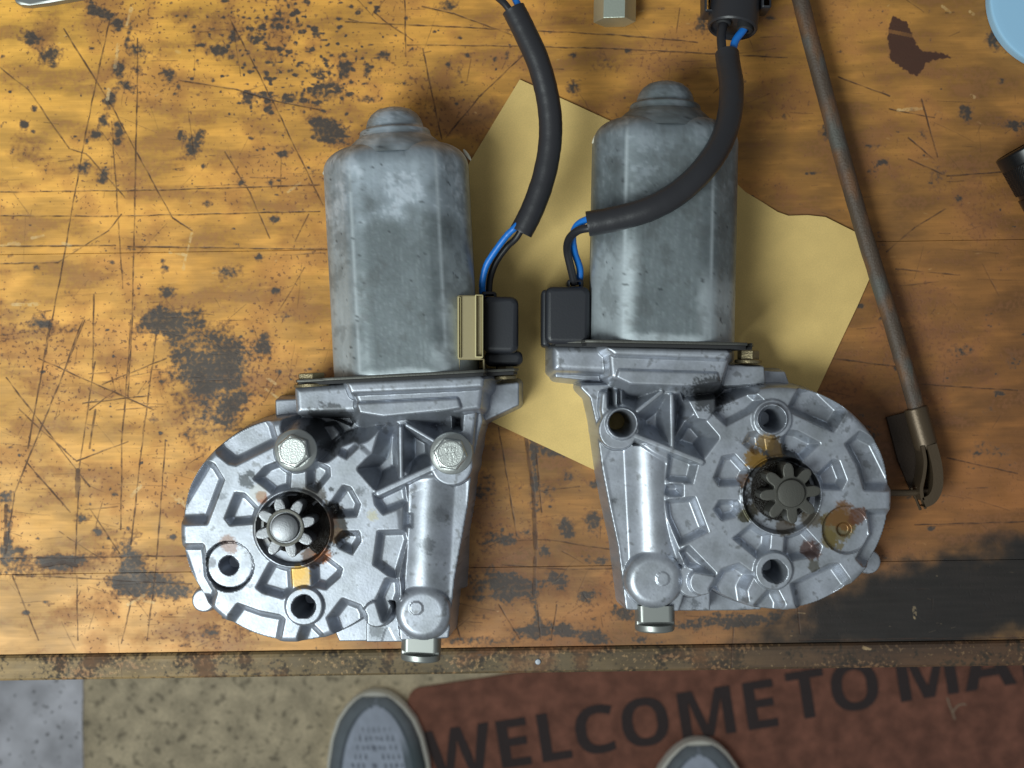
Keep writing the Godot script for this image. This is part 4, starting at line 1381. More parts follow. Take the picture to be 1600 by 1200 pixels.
func build_motor_left() -> void:
	var t := thing("window_motor", "grey electric motor with two hex bolts in its gear case and a cream plug holder", "motor", "window motors on the workbench")
	var f := housing_left()
	var black := Color(0.022, 0.019, 0.016)
	var soot := Color(0.05, 0.055, 0.06)
	var tan := Color(0.42, 0.28, 0.10)
	var rust := Color(0.20, 0.075, 0.03)
	var tints := [
		[at2(508, 822, 26), 8.0, black, 0.95, 0.15], [at2(490, 775, 26), 5.0, Color(0.06, 0.05, 0.04), 0.8, 0.0], [at2(490, 868, 27), 4.0, Color(0.07, 0.04, 0.025), 0.9, 0.1], [at2(521, 836, 28), 3.0, Color(0.08, 0.05, 0.03), 0.85, 0.1], [at2(415, 830, 26), 6.0, Color(0.20, 0.19, 0.17), 0.6, 0.1],
		[at2(500, 830, 26), 5.5, Color(0.05, 0.03, 0.02), 0.9, 0.1], [at2(516, 815, 28), 3.0, Color(0.05, 0.03, 0.02), 0.9, 0.1], [at2(500, 866, 28), 3.6, rust, 0.85, 0.0],
		[at2(471, 903, 28), 3.2, tan, 0.95, 0.25], [at2(466, 895, 28), 2.2, Color(0.45, 0.28, 0.08), 0.9, 0.2],
		[at2(410, 778, 28), 2.0, rust, 0.85, 0.1], [at2(402, 768, 28), 4.0, Color(0.30, 0.28, 0.22), 0.4, -0.15],
		[at2(386, 752, 28), 3.4, soot, 0.85, -0.15], [at2(392, 741, 28), 2.0, soot, 0.85, -0.1], [at2(345, 777, 28), 4.0, soot, 0.55, -0.45],
		[at2(518, 765, 28), 1.4, soot, 0.9, -0.1], [at2(562, 770, 28), 4.0, soot, 0.6, -0.5], [at2(566, 700, 28), 3.6, soot, 0.7, -0.55],
		[at2(582, 806, 28), 3.0, Color(0.36, 0.33, 0.19), 0.6, -0.25], [at2(668, 855, 28), 4.5, soot, 0.55, -0.25], [at2(690, 800, 24), 4.0, soot, 0.4, -0.2],
		[at2(356, 853, 28), 3.6, Color(0.16, 0.09, 0.06), 0.7, -0.1], [at2(330, 880, 28), 2.4, black, 0.6, 0.0], [at2(515, 660, 15), 8.0, Color(0.03, 0.03, 0.03), 0.75, 0.1], [at2(470, 775, 28), 6.0, Color(0.10, 0.095, 0.085), 0.5, 0.0],  # the near black patch paints shade into the hollow under the ear
		[at2(590, 985, 17), 5.0, soot, 0.6, -0.3], [at2(700, 665, 26), 3.4, soot, 0.5, -0.2]]
	put("gear_case", field_mesh(f, tints, Color(0.325, 0.348, 0.395)), mats.cast_aluminium, t)
	var pc := at(445, 825, 38)
	var gr := PackedVector3Array()
	lathe(gr, [Vector2(9.9, 24.0), Vector2(9.7, 25.2), Vector2(9.0, 25.6), Vector2(6.0, 26.6), Vector2(0, 27.0)], 40, Transform3D(Basis(), Vector3(pc.x + 0.3, 0, pc.z)))
	for q in [[506, 800, 5.0, 4.2, 0.4], [512, 828, 4.6, 5.0, 0.0], [500, 852, 5.0, 3.4, -0.6], [478, 778, 4.0, 2.6, 0.2]]:
		lathe(gr, [Vector2(1.0, 24.4), Vector2(0.9, 25.3), Vector2(0.6, 25.8), Vector2(0, 26.0)], 20, Transform3D(Basis(Vector3.UP, q[4]).scaled_local(Vector3(q[2], 1, q[3])), at(q[0], q[1], 25) * Vector3(1, 0, 1)))
	put("bore_grease", commit(gr), mats.grease, t)
	var g := put("pinion", gear_mesh(17.0, 37.0, -15.0), mats.gear_steel, t, Vector3(pc.x, 0, pc.z) * 0.001)
	var s := PackedVector3Array()
	lathe(s, [Vector2(6.3, 36.0), Vector2(6.3, 37.25), Vector2(6.0, 37.4), Vector2(5.3, 37.3), Vector2(5.1, 36.8)], 40)
	put("pinion_collar", commit(s), mats.gear_greasy, g)
	s = PackedVector3Array()
	lathe(s, [Vector2(4.75, 30.0), Vector2(4.75, 38.0), Vector2(4.45, 38.5), Vector2(3.2, 38.9), Vector2(0, 39.1)], 40)
	put("shaft", commit(s), mats.gear_steel, g)
	var b1 := at(462.5, 703.5, 29.4)
	bolt(t, mats.bolt_zinc, Transform3D(Basis(), Vector3(b1.x, 29.2, b1.z)), 0.35, 7.4)
	var b2 := at(705, 708, 29)
	bolt(t, mats.bolt_zinc, Transform3D(Basis(), Vector3(b2.x, 28.8, b2.z)), 0.15, 7.4, true)
	plug(t, at(659, 992, 20), at(657, 1031, 20), 6.9)
	# motor body
	var base := at(637.0, 589, 40)
	base.x = at2(637, 589, 21).x
	base.y = 21.0
	var fr := frame_of(base, at(615, 167, 21))
	motor_can(t, fr, 80.5, 0)
	flange_plate(t, fr, 37.0, 37.0, 0.0)
	side_bolt(t, mats.bolt_brown, at(487, 599, 24), fr.basis * Vector3(0, 0, -1), 4.9, 3.6)
	side_bolt(t, mats.bolt_brown, at(789, 587, 18), fr.basis * Vector3(0, 0, -1), 3.2, 3.6)
	# beads of sealant at the shoulder
	for q in [[730, 242, 25, 2.2, 0.6], [508, 268, 22, 1.2, 2.6]]:
		var e := PackedVector3Array()
		lathe(e, [Vector2(0, -0.6), Vector2(0.9, -0.5), Vector2(1.1, 0), Vector2(0.8, 0.5), Vector2(0, 0.7)], 10, Transform3D(Basis(Vector3.UP, q[4]).scaled_local(Vector3(0.6, 1, q[3])), at(q[0], q[1], q[2])))
		put("sealant_bead", commit(e, 80.0), mats.sealant, t)
	# plug holder and connector
	var ho := box_part("plug_holder", t, mats.shaded_cream, 714, 461, 754, 562, 10, 36.5, 0.8, 0.6)
	box_part("rib", ho, mats.cream_plastic, 742, 460, 755, 559, 35, 38.5, 0.4, 0.4)
	box_part("rib", ho, mats.cream_plastic, 716, 464, 720, 560, 36, 37.6, 0.2, 0.2)
	box_part("foot", ho, mats.shaded_cream, 716, 560, 757, 586, 8, 36.0, 0.5, 0.5)
	var co := box_part("connector", t, mats.black_plastic, 755, 463, 810, 552, 8, 30, 2.6, 1.8)
	box_part("connector_lip", co, mats.black_plastic, 757, 548, 817, 572, 8, 24, 2.2, 1.6)
	box_part("wire_boot", co, mats.black_plastic, 752, 455, 776, 468, 12, 24, 1.0, 1.0)
	# wires and sleeve
	wire("blue_wire", t, mats.wire_blue, [[754, 462, 20], [754, 440, 22], [760, 415, 24], [774, 392, 26], [792, 368, 28], [806, 354, 29], [826, 330, 29]], 1.15, 0.0, 0.1)
	wire("black_wire", t, mats.wire_black, [[764, 460, 17], [766, 435, 17], [775, 410, 18], [792, 386, 20], [808, 370, 23], [824, 340, 26]], 1.15)
	wire("cable_sleeve", t, mats.rubber, [[814, 363, 27], [833, 325, 28], [851, 272, 29], [860, 215, 30], [857, 160, 31], [842, 100, 32], [820, 50, 32], [802, 14, 32]], 4.0, 0.72, 0.03)
	wire("blue_wire", t, mats.wire_blue, [[824, 54, 32], [811, 12, 32], [802, -10, 30], [790, -60, 26], [770, -140, 20]], 1.2)
	wire("black_wire", t, mats.wire_black, [[818, 50, 33], [792, 10, 34], [774, -8, 32], [750, -40, 28], [720, -120, 20]], 1.2)

func build_motor_right() -> void:
	var t := thing("window_motor", "grey electric motor with open bolt holes and rusty recess, its cable across its can", "motor", "window motors on the workbench")
	var f := housing_right()
	var black := Color(0.022, 0.019, 0.016)
	var soot := Color(0.05, 0.055, 0.06)
	var rust := Color(0.22, 0.10, 0.03)
	var olive := Color(0.20, 0.15, 0.05)
	var tints := [
		[at2(1310, 822, 27), 5.6, olive, 0.85, 0.25], [at2(1316, 808, 27), 5.0, rust, 0.8, 0.1], [at2(1340, 806, 27), 3.2, Color(0.16, 0.07, 0.04), 0.85, 0.1], [at2(1296, 842, 27), 3.2, olive, 0.8, 0.1], [at2(1314, 854, 27), 2.2, olive, 0.8, -0.1],
		[at2(1212, 770, 26), 11.6, black, 0.93, 0.05], [at2(1196, 737, 28), 6.4, black, 0.9, 0.05], [at2(1188, 760, 26), 3.6, Color(0.09, 0.055, 0.03), 0.8, 0.0], [at2(1225, 822, 27), 4.0, Color(0.10, 0.075, 0.05), 0.8, 0.0], [at2(1182, 795, 27), 3.0, Color(0.12, 0.10, 0.08), 0.7, 0.0], [at2(1175, 800, 28), 3.5, Color(0.05, 0.045, 0.03), 0.8, -0.1], [at2(1210, 716, 28), 6.5, black, 0.9, 0.1], [at2(1235, 722, 28), 4.4, soot, 0.7, -0.1], [at2(1268, 752, 28), 4.6, soot, 0.5, -0.25],
		[at2(1180, 716, 28), 4.2, Color(0.30, 0.17, 0.04), 0.9, 0.0], [at2(1195, 692, 28), 3.0, Color(0.38, 0.24, 0.08), 0.85, 0.1], [at2(1212, 700, 28), 3.2, Color(0.14, 0.09, 0.04), 0.85, 0.1], [at2(1164, 750, 28), 2.6, rust, 0.6, -0.1],
		[at2(1163, 806, 28), 2.6, Color(0.06, 0.055, 0.03), 0.9, -0.1], [at2(1268, 812, 28), 4.2, Color(0.10, 0.07, 0.03), 0.75, -0.05], [at2(1266, 858, 24), 3.6, Color(0.10, 0.045, 0.03), 0.85, 0.0], [at2(1272, 884, 28), 2.6, Color(0.10, 0.09, 0.06), 0.8, -0.1],
		[at2(1100, 615, 12), 7.0, Color(0.02, 0.02, 0.02), 0.8, 0.1], [at2(1350, 730, 22), 8.0, soot, 0.35, -0.2], [at2(1280, 650, 22), 8.0, soot, 0.4, -0.15], [at2(1085, 940, 17), 4.0, soot, 0.6, -0.4], [at2(956, 780, 15), 2.6, soot, 0.6, -0.3]]  # the near black patch paints shade into the gap by the flange
	put("gear_case", field_mesh(f, tints, Color(0.39, 0.415, 0.465)), mats.cast_aluminium, t)
	var pc := at(1236, 771, 38)
	var bc := at2(1221, 774, 28)
	var gr := PackedVector3Array()
	lathe(gr, [Vector2(10.6, 25.0), Vector2(10.2, 26.0), Vector2(9.0, 26.6), Vector2(6.0, 27.4), Vector2(0, 27.6)], 40, Transform3D(Basis(), Vector3(pc.x - 1.0, 0, pc.z)))
	put("bore_grease", commit(gr), mats.grease, t)
	var g := put("pinion", gear_mesh(17.0, 37.0, -5.0), mats.gear_greasy, t, Vector3(pc.x, 0, pc.z) * 0.001)
	var s := PackedVector3Array()
	lathe(s, [Vector2(4.75, 30.0), Vector2(4.75, 38.0), Vector2(4.45, 38.4), Vector2(3.2, 38.6), Vector2(0, 38.7)], 40)
	put("shaft", commit(s), mats.gear_greasy, g)
	plug(t, at(1023, 944, 20), at(1023, 985, 20), 6.9)
	var base := at(1032.0, 538, 40)
	base.x = at2(1032, 538, 21).x
	base.y = 21.0
	var fr := frame_of(base, at(1040, 128, 21))
	motor_can(t, fr, 78.5, 1)
	flange_plate(t, fr, 37.0, 29.0, -8.0)
	side_bolt(t, mats.bolt_brown, at(888, 533, 24), fr.basis * Vector3(0, 0, -1), 3.6, 2.8)
	side_bolt(t, mats.bolt_brown, at(1169, 562, 14), fr.basis * Vector3(0, 0, -1), 3.8, 3.4)
	for q in [[931, 214, 25, 2.4, -0.5]]:
		var e := PackedVector3Array()
		lathe(e, [Vector2(0, -0.6), Vector2(0.9, -0.5), Vector2(1.1, 0), Vector2(0.8, 0.5), Vector2(0, 0.7)], 10, Transform3D(Basis(Vector3.UP, q[4]).scaled_local(Vector3(0.6, 1, q[3])), at(q[0], q[1], q[2])))
		put("sealant_bead", commit(e, 80.0), mats.sealant, t)
	var co := box_part("connector", t, mats.black_plastic, 852, 447, 922, 538, 8, 30, 2.6, 1.8)
	box_part("connector_lip", co, mats.black_plastic, 846, 452, 860, 542, 8, 24, 1.4, 1.2)
	box_part("wire_boot", co, mats.black_plastic, 886, 436, 912, 452, 12, 26, 1.0, 1.0)
	wire("blue_wire", t, mats.wire_blue, [[905, 444, 22], [906, 420, 24], [898, 395, 28], [895, 370, 34], [902, 352, 40], [920, 342, 45], [940, 340, 47]], 1.2)
	wire("black_wire", t, mats.wire_black, [[898, 444, 24], [891, 415, 28], [886, 390, 32], [890, 372, 38], [904, 360, 44], [922, 356, 47], [940, 352, 47]], 1.35)
	wire("cable_sleeve", t, mats.rubber, [[918, 350, 47], [965, 341, 48], [1015, 326, 49], [1060, 301, 48], [1098, 266, 46], [1126, 224, 41], [1140, 180, 35], [1143, 135, 28], [1138, 100, 22], [1136, 84, 20]], 4.15, 0.75, 0.03)
	wire("blue_wire", t, mats.wire_blue, [[1144, 110, 22], [1145, 80, 21], [1150, 62, 20], [1162, 46, 19], [1166, 36, 18]], 1.35)
	wire("black_wire", t, mats.wire_black, [[1132, 110, 22], [1128, 75, 21], [1127, 55, 20], [1130, 38, 19], [1132, 30, 18]], 1.6)
	# plug at the far end of the cable
	var pl := PackedVector3Array()
	var face := at(1144, 46, 16)
	var dir := (at(1152, -30, 12) - face).normalized()
	var xx := Vector3.UP.cross(dir).normalized()
	var xf := Transform3D(Basis(xx, dir, xx.cross(dir)), face)
	lathe(pl, [Vector2(0, 1.6), Vector2(7.2, 1.6), Vector2(7.6, 0.3), Vector2(8.2, 0.0), Vector2(8.7, 0.6), Vector2(8.7, 60.0), Vector2(0, 60.0)], 36, xf * Transform3D(Basis(), Vector3.ZERO))
	var po := put("cable_plug", commit(pl), mats.rubber, t)
	for q in [[1131, 33, 18], [1164, 43, 18]]:
		var se := PackedVector3Array()
		lathe(se, [Vector2(1.4, -1.4), Vector2(2.2, -1.5), Vector2(2.7, -1.0), Vector2(2.9, 2.0)], 20, Transform3D(xf.basis, at(q[0], q[1], q[2])))
		put("wire_seal", commit(se), mats.gasket, po)
	for q in [[1101, -40, 1118, 18], [1190, -40, 1206, 12]]:
		box_part("latch", po, mats.black_plastic, q[0], q[1], q[2], q[3], 6, 18, 0.8, 0.8)


# ==================================================================== paper and small things on the bench

func build_paper() -> void:
	# buff envelope paper with one torn side, lying under both motors
	var top := 0.9
	var pg := PackedVector2Array()
	for p in [[812, 124], [900, 164], [1000, 210], [1090, 250], [1140, 276], [1165, 300], [1190, 315], [1215, 331], [1232, 337], [1262, 336], [1290, 339], [1312, 350], [1336, 362], [1344, 374], [1350, 398], [1362, 428], [1340, 478], [1310, 541], [1275, 616], [1220, 732], [1167, 845], [1060, 796], [945, 742], [860, 702], [770, 660], [660, 610], [549, 560], [620, 440], [690, 326], [745, 235]]:
		pg.append(at2(p[0], p[1], top))
	var s := PackedVector3Array()
	prism(s, pg, 0.45, top, 0.08)
	var m := mat("buff_paper", Color.WHITE, 0.8)
	var w := 512
	var f := FastNoiseLite.new()
	f.seed = 91
	f.frequency = 0.35
	f.fractal_octaves = 3
	var a := f.get_seamless_image(w, w).get_data()
	f.seed = 92
	f.frequency = 0.02
	var b := f.get_seamless_image(w, w).get_data()
	var px := PackedByteArray()
	px.resize(w * w * 3)
	for i in w * w:
		var k := 0.94 + 0.09 * (a[i] / 255.0) + 0.05 * (b[i] / 255.0 - 0.5)
		px[i * 3] = clampi(int(222 * k), 0, 255)
		px[i * 3 + 1] = clampi(int(190 * k), 0, 255)
		px[i * 3 + 2] = clampi(int(120 * k), 0, 255)
	m.albedo_texture = ImageTexture.create_from_image(Image.create_from_data(w, w, false, Image.FORMAT_RGB8, px))
	m.uv1_triplanar = true
	m.uv1_scale = Vector3.ONE * 9.0
	var o := put("paper_sheet", commit(s), m, self)
	tag(o, "buff yellow sheet of envelope paper lying under both motors", "paper")

func build_small_things() -> void:
	# rusty rod with a clevis
	var t := thing("control_rod", "long brown rusty steel rod with a folded clevis end on the bare wood", "rod")
	var path := PackedVector3Array()
	for p in [[1180, -300, 9], [1246, -20, 9], [1290, 150, 8.5], [1340, 330, 8], [1392, 500, 8], [1430, 630, 8], [1440, 668, 8]]:
		path.append(at(p[0], p[1], p[2]))
	path = smooth_path(path, 16)
	var rows: Array = []
	var cols: Array = []
	for i in path.size():
		var d := (path[mini(i + 1, path.size() - 1)] - path[maxi(i - 1, 0)]).normalized()
		var side := d.cross(Vector3.UP).normalized()
		var up := side.cross(d)
		var row := PackedVector3Array()
		var col := PackedColorArray()
		for k in 24:
			var a := TAU * k / 24.0
			var p := path[i] + (side * cos(a) + up * sin(a)) * (3.0 + 0.12 * n_mid.get_noise_2d(i * 8.0, k * 5.0))
			row.append(p)
			var n := n_mid.get_noise_3d(p.x * 2.0, p.y * 2.0, p.z * 1.2)
			var c := Color(0.075, 0.052, 0.038).lerp(Color(0.14, 0.07, 0.034), sstep(-0.1, 0.4, n)).lerp(Color(0.085, 0.08, 0.07), sstep(0.1, 0.5, n_mid.get_noise_3d(p.x * 1.5 + 200.0, p.y, p.z)))
			col.append(c)
		rows.append(row)
		cols.append(col)
	put("shank", skin(rows, true, cols, true), mats.rod_rust, t)
	var ce := at(1436, 655, 8)
	var cd := (at(1452, 715, 8) - ce).normalized()
	var cx := cd.cross(Vector3.UP).normalized()
	var s := PackedVector3Array()
	# rolled barrel
	var b0 := at(1431, 638, 8)
	var cb := Transform3D(Basis(cx, cd, cx.cross(cd)), b0)
	lathe(s, [Vector2(3.1, -0.2), Vector2(4.0, -0.2), Vector2(4.25, 0.3), Vector2(4.25, 13.0), Vector2(3.9, 14.5), Vector2(3.2, 15.0)], 28, cb)
	# two cheeks that curve round to the pin
	for q in [[[1450, 694], [1457, 720], [1460, 744], [1458, 764], [1450, 778], [1438, 784]], [[1436, 696], [1440, 720], [1438, 742], [1434, 762], [1436, 780]]]:
		var pp := PackedVector3Array()
		for p in q: pp.append(at(p[0], p[1], 8.0))
		pp = smooth_path(pp, 6)
		var th := 1.8 if q == q and pp.size() > 28 else 0.6
		for i in pp.size() - 1:
			var d := (pp[i + 1] - pp[i]).normalized()
			var nn := d.cross(Vector3.UP).normalized() * th
			var d2 := (pp[mini(i + 2, pp.size() - 1)] - pp[i + 1])
			var n2 := (d2.normalized() if d2.length() > 0.001 else d).cross(Vector3.UP).normalized() * th
			var lo := Vector3(0, 3.0, 0)
			var hi := Vector3(0, 12.5, 0)
			var fl := Vector3(1, 0, 1)
			var a0 := (pp[i] - nn) * fl
			var a1 := (pp[i] + nn) * fl
			var c0 := (pp[i + 1] - n2) * fl
			var c1 := (pp[i + 1] + n2) * fl
			quad(s, a0 + hi, a1 + hi, c1 + hi, c0 + hi)
			quad(s, a0 + lo, a0 + hi, c0 + hi, c0 + lo)
			quad(s, a1 + hi, a1 + lo, c1 + lo, c1 + hi)
	put("clevis", commit(s, 50.0), mats.clevis_steel, t)
	s = PackedVector3Array()
	prism(s, poly([1386, 652, 1424, 642, 1442, 700, 1436, 740, 1440, 780, 1426, 772, 1404, 720], 3), 0.8, 2.4, 0.3)
	put("lug_plate", commit(s), mats.bracket_brown, t)
	for q in [[[1424, 762, 8], [1430, 776, 7], [1438, 796, 4]], [[1432, 760, 8], [1438, 776, 7], [1446, 794, 4]]]:
		wire("split_pin_leg", t, mats.clevis_steel, q, 0.5)
	wire("cross_pin", t, mats.clevis_steel, [[1388, 770, 8], [1420, 770, 8], [1452, 768, 8]], 1.2)

	# hexagonal coupling nut at the top edge
	s = PackedVector3Array()
	var hx := PackedVector2Array()
	for k in 6: hx.append(Vector2(cos(TAU * k / 6.0 + 0.10), sin(TAU * k / 6.0 + 0.10)) * 7.5)
	var h0 := at(960, 36, 6)
	prism(s, hx, 0.0, 30.0, 0.5, Transform3D(Basis(Vector3(1, 0, 0), Vector3(0.02, 0, -1).normalized(), Vector3(0, 1, 0)), Vector3(h0.x, 6.55, h0.z)), 2, true)
	var o := put("coupling_nut", commit(s, 25.0), mats.nut_zinc, self)
	tag(o, "pale zinc hexagonal coupling nut lying between the two cables", "nut")

	# pale blue lid
	s = PackedVector3Array()
	var lc := at(1660, -6, 6)
	lathe(s, [Vector2(25.6, 0.4), Vector2(26.0, 4.8), Vector2(25.6, 5.7), Vector2(24.8, 6.0), Vector2(22.6, 5.8), Vector2(0, 5.6)], 72, Transform3D(Basis(), Vector3(lc.x, 0, lc.z)))
	o = put("round_lid", commit(s), mats.pale_blue, self)
	tag(o, "pale blue round lid at the top right corner of the bench", "lid")

	# knurled black torch
	t = thing("torch", "black torch with a knurled grip at the right edge of the bench", "torch")
	var e0 := at(1609, 222, 13)
	var td := (at(1640, 277, 13) - e0)
	td.y = 0.0
	td = td.normalized()
	var tx := td.cross(Vector3.UP).normalized()
	var rws: Array = []
	var rr := 13.0
	for i in 141:
		var y := i * 0.2
		var row := PackedVector3Array()
		for k in 180:
			var a := TAU * k / 180.0
			var r := rr
			if y < 0.9: r = rr - 0.9 + sqrt(maxf(0.0, 0.81 - (0.9 - y) * (0.9 - y)))
			elif y > 5.0 and y < 15.0:
				var u := a * rr / 1.15
				var w := y / 1.15
				var kn := absf(fposmod(u + w, 1.0) - 0.5) + absf(fposmod(u - w, 1.0) - 0.5)
				r = rr - 0.55 + 0.7 * (1.0 - kn)
			elif y >= 15.0 and y < 16.5: r = rr - 0.7
			row.append(e0 + td * y + (tx * cos(a) + Vector3.UP * sin(a)) * r)
		rws.append(row)
	put("barrel", skin(rws, true, [], true), mats.torch_black, t)
	s = PackedVector3Array()
	lathe(s, [Vector2(0, 0.3), Vector2(11.0, 0.3), Vector2(12.3, 0.1)], 48, Transform3D(Basis(tx, td, tx.cross(td)), e0))
	put("end_face", commit(s), mats.torch_black, t)
	s = PackedVector3Array()
	lathe(s, [Vector2(12.6, 27.8), Vector2(13.6, 29.0), Vector2(13.6, 70.0), Vector2(12.5, 71.0), Vector2(0, 71.0)], 48, Transform3D(Basis(tx, td, tx.cross(td)), e0))
	put("tail_cap", commit(s), mats.torch_black, t)

	# end of a flat steel tool at the top left
	s = PackedVector3Array()
	prism(s, poly([18, -60, 20, -4, 24, 4, 32, 8, 46, 9, 76, 5, 140, -6, 140, -60], 4), 0.4, 4.0, 0.9)
	o = put("flat_bar", commit(s), mats.sheet_steel, self)
	tag(o, "grey flat steel bar at the top left corner of the bench", "steel bar")


# ==================================================================== below the bench

func build_floor_things() -> void:
	# door mat
	var t := thing("door_mat", "dark red brown door mat printed with a black welcome greeting", "mat")
	var e1 := Vector2(0.9888, -0.149).normalized()
	var e2 := Vector2(-e1.y, e1.x)
	var c0 := at2(634, 1078, FLOOR + 5)
	var s := PackedVector3Array()
	var pg := PackedVector2Array()
	for p in rrect(0, 0, 900, 560, 14, 5):
		pg.append(c0 + e1 * p.x + e2 * p.y)
	prism(s, pg, FLOOR + 0.3, FLOOR + 6.0, 1.2)
	var m := mat("mat_pile", Color.WHITE, 0.95)
	var w := 512
	var f := FastNoiseLite.new()
	f.seed = 51
	f.frequency = 0.3
	f.fractal_octaves = 3
	var a := f.get_seamless_image(w, w).get_data()
	f.seed = 52
	f.frequency = 0.015
	var b := f.get_seamless_image(w, w).get_data()
	var px := PackedByteArray()
	px.resize(w * w * 3)
	for i in w * w:
		var k := 0.72 + 0.36 * (a[i] / 255.0) + 0.30 * (b[i] / 255.0 - 0.5)
		px[i * 3] = clampi(int(146 * k), 0, 255)
		px[i * 3 + 1] = clampi(int(97 * k), 0, 255)
		px[i * 3 + 2] = clampi(int(80 * k), 0, 255)
	m.albedo_texture = ImageTexture.create_from_image(Image.create_from_data(w, w, false, Image.FORMAT_RGB8, px))
	m.uv1_triplanar = true
	m.uv1_scale = Vector3.ONE * 5.0
	m.heightmap_enabled = true
	m.heightmap_texture = ImageTexture.create_from_image(Image.create_from_data(w, w, false, Image.FORMAT_L8, a))
	m.heightmap_scale = 0.12
	put("mat_pad", commit(s), m, t)
	var font := SystemFont.new()
	font.font_names = PackedStringArray(["Droid Sans"])
	font.font_weight = 700
	# words by the plan points of their lower left and right ends
	for q in [["WELCOME", 670, 1219, 1217, 1134], ["TO", 1237, 1126, 1377, 1104], ["MAR", 1408, 1097, 1668, 1055]]:
		var tm := TextMesh.new()
		tm.text = q[0]
		tm.font = font
		tm.font_size = 64
		tm.pixel_size = 0.001
		tm.depth = 0.0012
		tm.curve_step = 1.0
		var box := tm.get_aabb()
		var pa := at(q[1], q[2], FLOOR + 6)
		var pb := at(q[3], q[4], FLOOR + 6)
		var dir := (pb - pa)
		var kx := dir.length() * 0.001 / box.size.x
		dir = dir.normalized()
		var ky := 76.0 * STEP * (LENS - FLOOR) / LENS * 0.001 / box.size.y
		var o := put("lettering", tm, mats.mat_print, t)
		var ux := dir * kx
		var uy := Vector3(dir.z, 0, -dir.x) * ky
		o.transform = Transform3D(Basis(ux, uy, Vector3.UP), Vector3.ZERO)
		o.position = pa * 0.001 - ux * box.position.x - uy * box.position.y + Vector3(0, 0.0003, 0)
	# loose thread on the mat
	s = PackedVector3Array()
	for q in [[[1480, 1090], [1484, 1102], [1488, 1112], [1492, 1124]], [[1489, 1112], [1496, 1103], [1504, 1100], [1509, 1101]]]:
		var pp := PackedVector3Array()
		for p in q: pp.append(at(p[0], p[1], FLOOR + 7.0))
		tube(s, smooth_path(pp, 6), 0.7, 8)
	var th := put("thread", commit(s, 80.0), mats.thread, self)
	tag(th, "pale loose forked thread lying on the red brown mat", "thread")

	shoe("grey mesh running shoe with white sole edge standing half on the bare floor", 585, 1081, 0.0, 1.0)
	shoe("grey running shoe standing on the mat under the letters of its greeting", 1093, 1157, 0.03, -1.0)

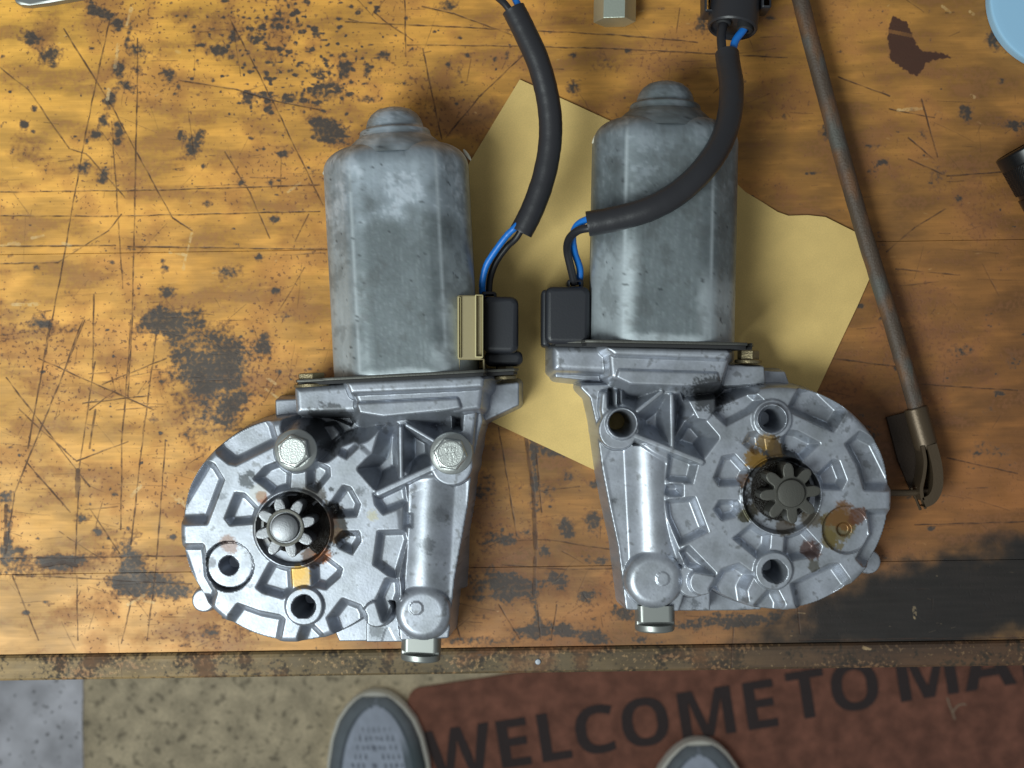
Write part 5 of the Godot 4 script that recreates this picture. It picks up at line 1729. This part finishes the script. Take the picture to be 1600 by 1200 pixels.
func shoe(label: String, px: float, py: float, turn: float, side: float) -> void:
	var t := thing("running_shoe", label, "shoe", "pair of grey running shoes")
	var lift := 6.0 if side < 0 else 0.0
	var tip := at(px, py, FLOOR + 22 + lift)
	var fr := Transform3D(Basis(Vector3.UP, turn), Vector3(tip.x, FLOOR + lift, tip.z))
	# outline: distance from the toe tip, half widths to either side
	var prof := [[0.0, 0.0], [3.0, 14.0], [8.0, 22.0], [16.0, 30.0], [28.0, 38.5], [45.0, 45.0], [70.0, 50.0], [100.0, 51.0], [135.0, 46.0], [170.0, 39.0], [210.0, 37.0], [250.0, 36.0], [275.0, 30.0], [288.0, 18.0], [293.0, 0.0]]
	var half := func(z: float) -> float:
		for i in prof.size() - 1:
			if z <= prof[i + 1][0]:
				var u: float = (z - prof[i][0]) / (prof[i + 1][0] - prof[i][0])
				if i == 0: return prof[1][1] * sqrt(u)
				if i == prof.size() - 2: return prof[i][1] * sqrt(1.0 - u)
				return lerpf(prof[i][1], prof[i + 1][1], u)
		return 0.0
	var bend := func(z: float) -> float: return side * 5.0 * sin(PI * clampf(z / 290.0, 0, 1)) 
	# sole
	var ring := PackedVector2Array()
	var zs: Array = []
	for i in 61:
		zs.append(146.5 * (1.0 - cos(PI * i / 60.0)))
	for z in zs: ring.append(Vector2(half.call(z) + bend.call(z), z))
	for i in range(zs.size() - 2, 0, -1): ring.append(Vector2(-half.call(zs[i]) + bend.call(zs[i]), zs[i]))
	var s := PackedVector3Array()
	prism(s, ring, 0.4, 24.0, 4.0, fr, 4, true)
	put("sole", commit(s, 50.0), mats.shoe_white, t)
	# upper
	var rows: Array = []
	var cols: Array = []
	for i in 150:
		var z := 4.0 + 284.0 * i / 149.0
		var hw: float = half.call(z) - 3.4
		hw = maxf(hw, 1.0)
		var top := 22.0 + 28.0 * sqrt(clampf((z - 3.0) / 40.0, 0.0, 1.0)) + 42.0 * sstep(60.0, 190.0, z) - 4.0 * sstep(255.0, 288.0, z)
		if z > 262.0: top = lerpf(top, 40.0, sstep(272.0, 288.5, z))
		var row := PackedVector3Array()
		var col := PackedColorArray()
		for k in 97:
			var a := PI * k / 96.0
			var ca := cos(a)
			var sa := sin(a)
			var ex := signf(ca) * pow(absf(ca), 0.72)
			var ey := pow(sa, 0.62)
			var x: float = -ex * hw * (1.0 - 0.28 * ey * sstep(80.0, 200.0, z))
			var y := 20.0 + (top - 20.0) * ey
			# the opening for the foot
			var dx := x / 27.0
			var dz := (z - 232.0) / 46.0
			var hole := dx * dx + dz * dz
			if hole < 1.0 and ey > 0.6: y -= 34.0 * sstep(1.0, 0.75, hole)
			# toe: pale mesh inside a darker overlay with a raised seam
			var over := 0.0
			var tz := z - 11.0
			var tq := 1.0 - clampf(tz / 75.0, 0.0, 1.0)
			var th := 36.0 * sqrt(1.0 - tq * tq)
			var inside := th - absf(x - side * 2.0)
			over = sstep(2.0, -2.0, inside)
			y += 0.9 * over
			var u := x / 5.2
			var w := z / 8.6
			var odd := floori(w) % 2
			var du := fposmod(u + 0.5 * odd, 1.0) - 0.5
			var dw := fposmod(w, 1.0) - 0.5
			var dot := sstep(0.34, 0.2, sqrt(du * du * 2.4 + dw * dw * 0.8)) * sstep(6.0, 12.0, inside) * sstep(26.0, 34.0, z) * sstep(185.0, 160.0, z)
			y -= 0.9 * dot
			var seam := sstep(2.2, 0.7, absf(inside)) * sstep(8.0, 12.0, z)
			var n := 1.0 + 0.14 * n_mid.get_noise_2d(x * 1.5, z * 1.5)
			var c := Color(0.46, 0.51, 0.62) * n
			c = c.lerp(Color(0.19, 0.22, 0.25) * n, over)
			c = c.lerp(Color(0.05, 0.065, 0.08), 0.8 * seam)
			c = c.lerp(Color(0.07, 0.08, 0.11), 0.85 * dot)
			if side * x > hw * 0.62: c = c.lerp(Color(0.08, 0.11, 0.12), 0.8 * sstep(30.0, 60.0, z))
			if hole < 1.1: c = Color(0.03, 0.034, 0.04)
			row.append(fr * Vector3(x + bend.call(z), y, z))
			col.append(Color(c.r, c.g, c.b))
		rows.append(row)
		cols.append(col)
	put("upper", skin(rows, false, cols), mats.shoe_mesh, t)
	# laces
	for i in 6:
		var z := 95.0 + i * 17.0
		var lp := PackedVector3Array()
		for k in 9:
			var x := -24.0 + 6.0 * k
			var top := 22.0 + 28.0 + 42.0 * sstep(60.0, 190.0, z)
			lp.append(fr * Vector3(x, 20.0 + (top - 20.0) * pow(sqrt(maxf(0.0, 1.0 - pow(x / 44.0, 2.0))), 0.9) + 1.5, z + 3.0 * sin(x * 0.1)))
		var ls := PackedVector3Array()
		tube(ls, lp, 2.2, 10)
		put("lace", commit(ls, 80.0), mats.shoe_white, t)
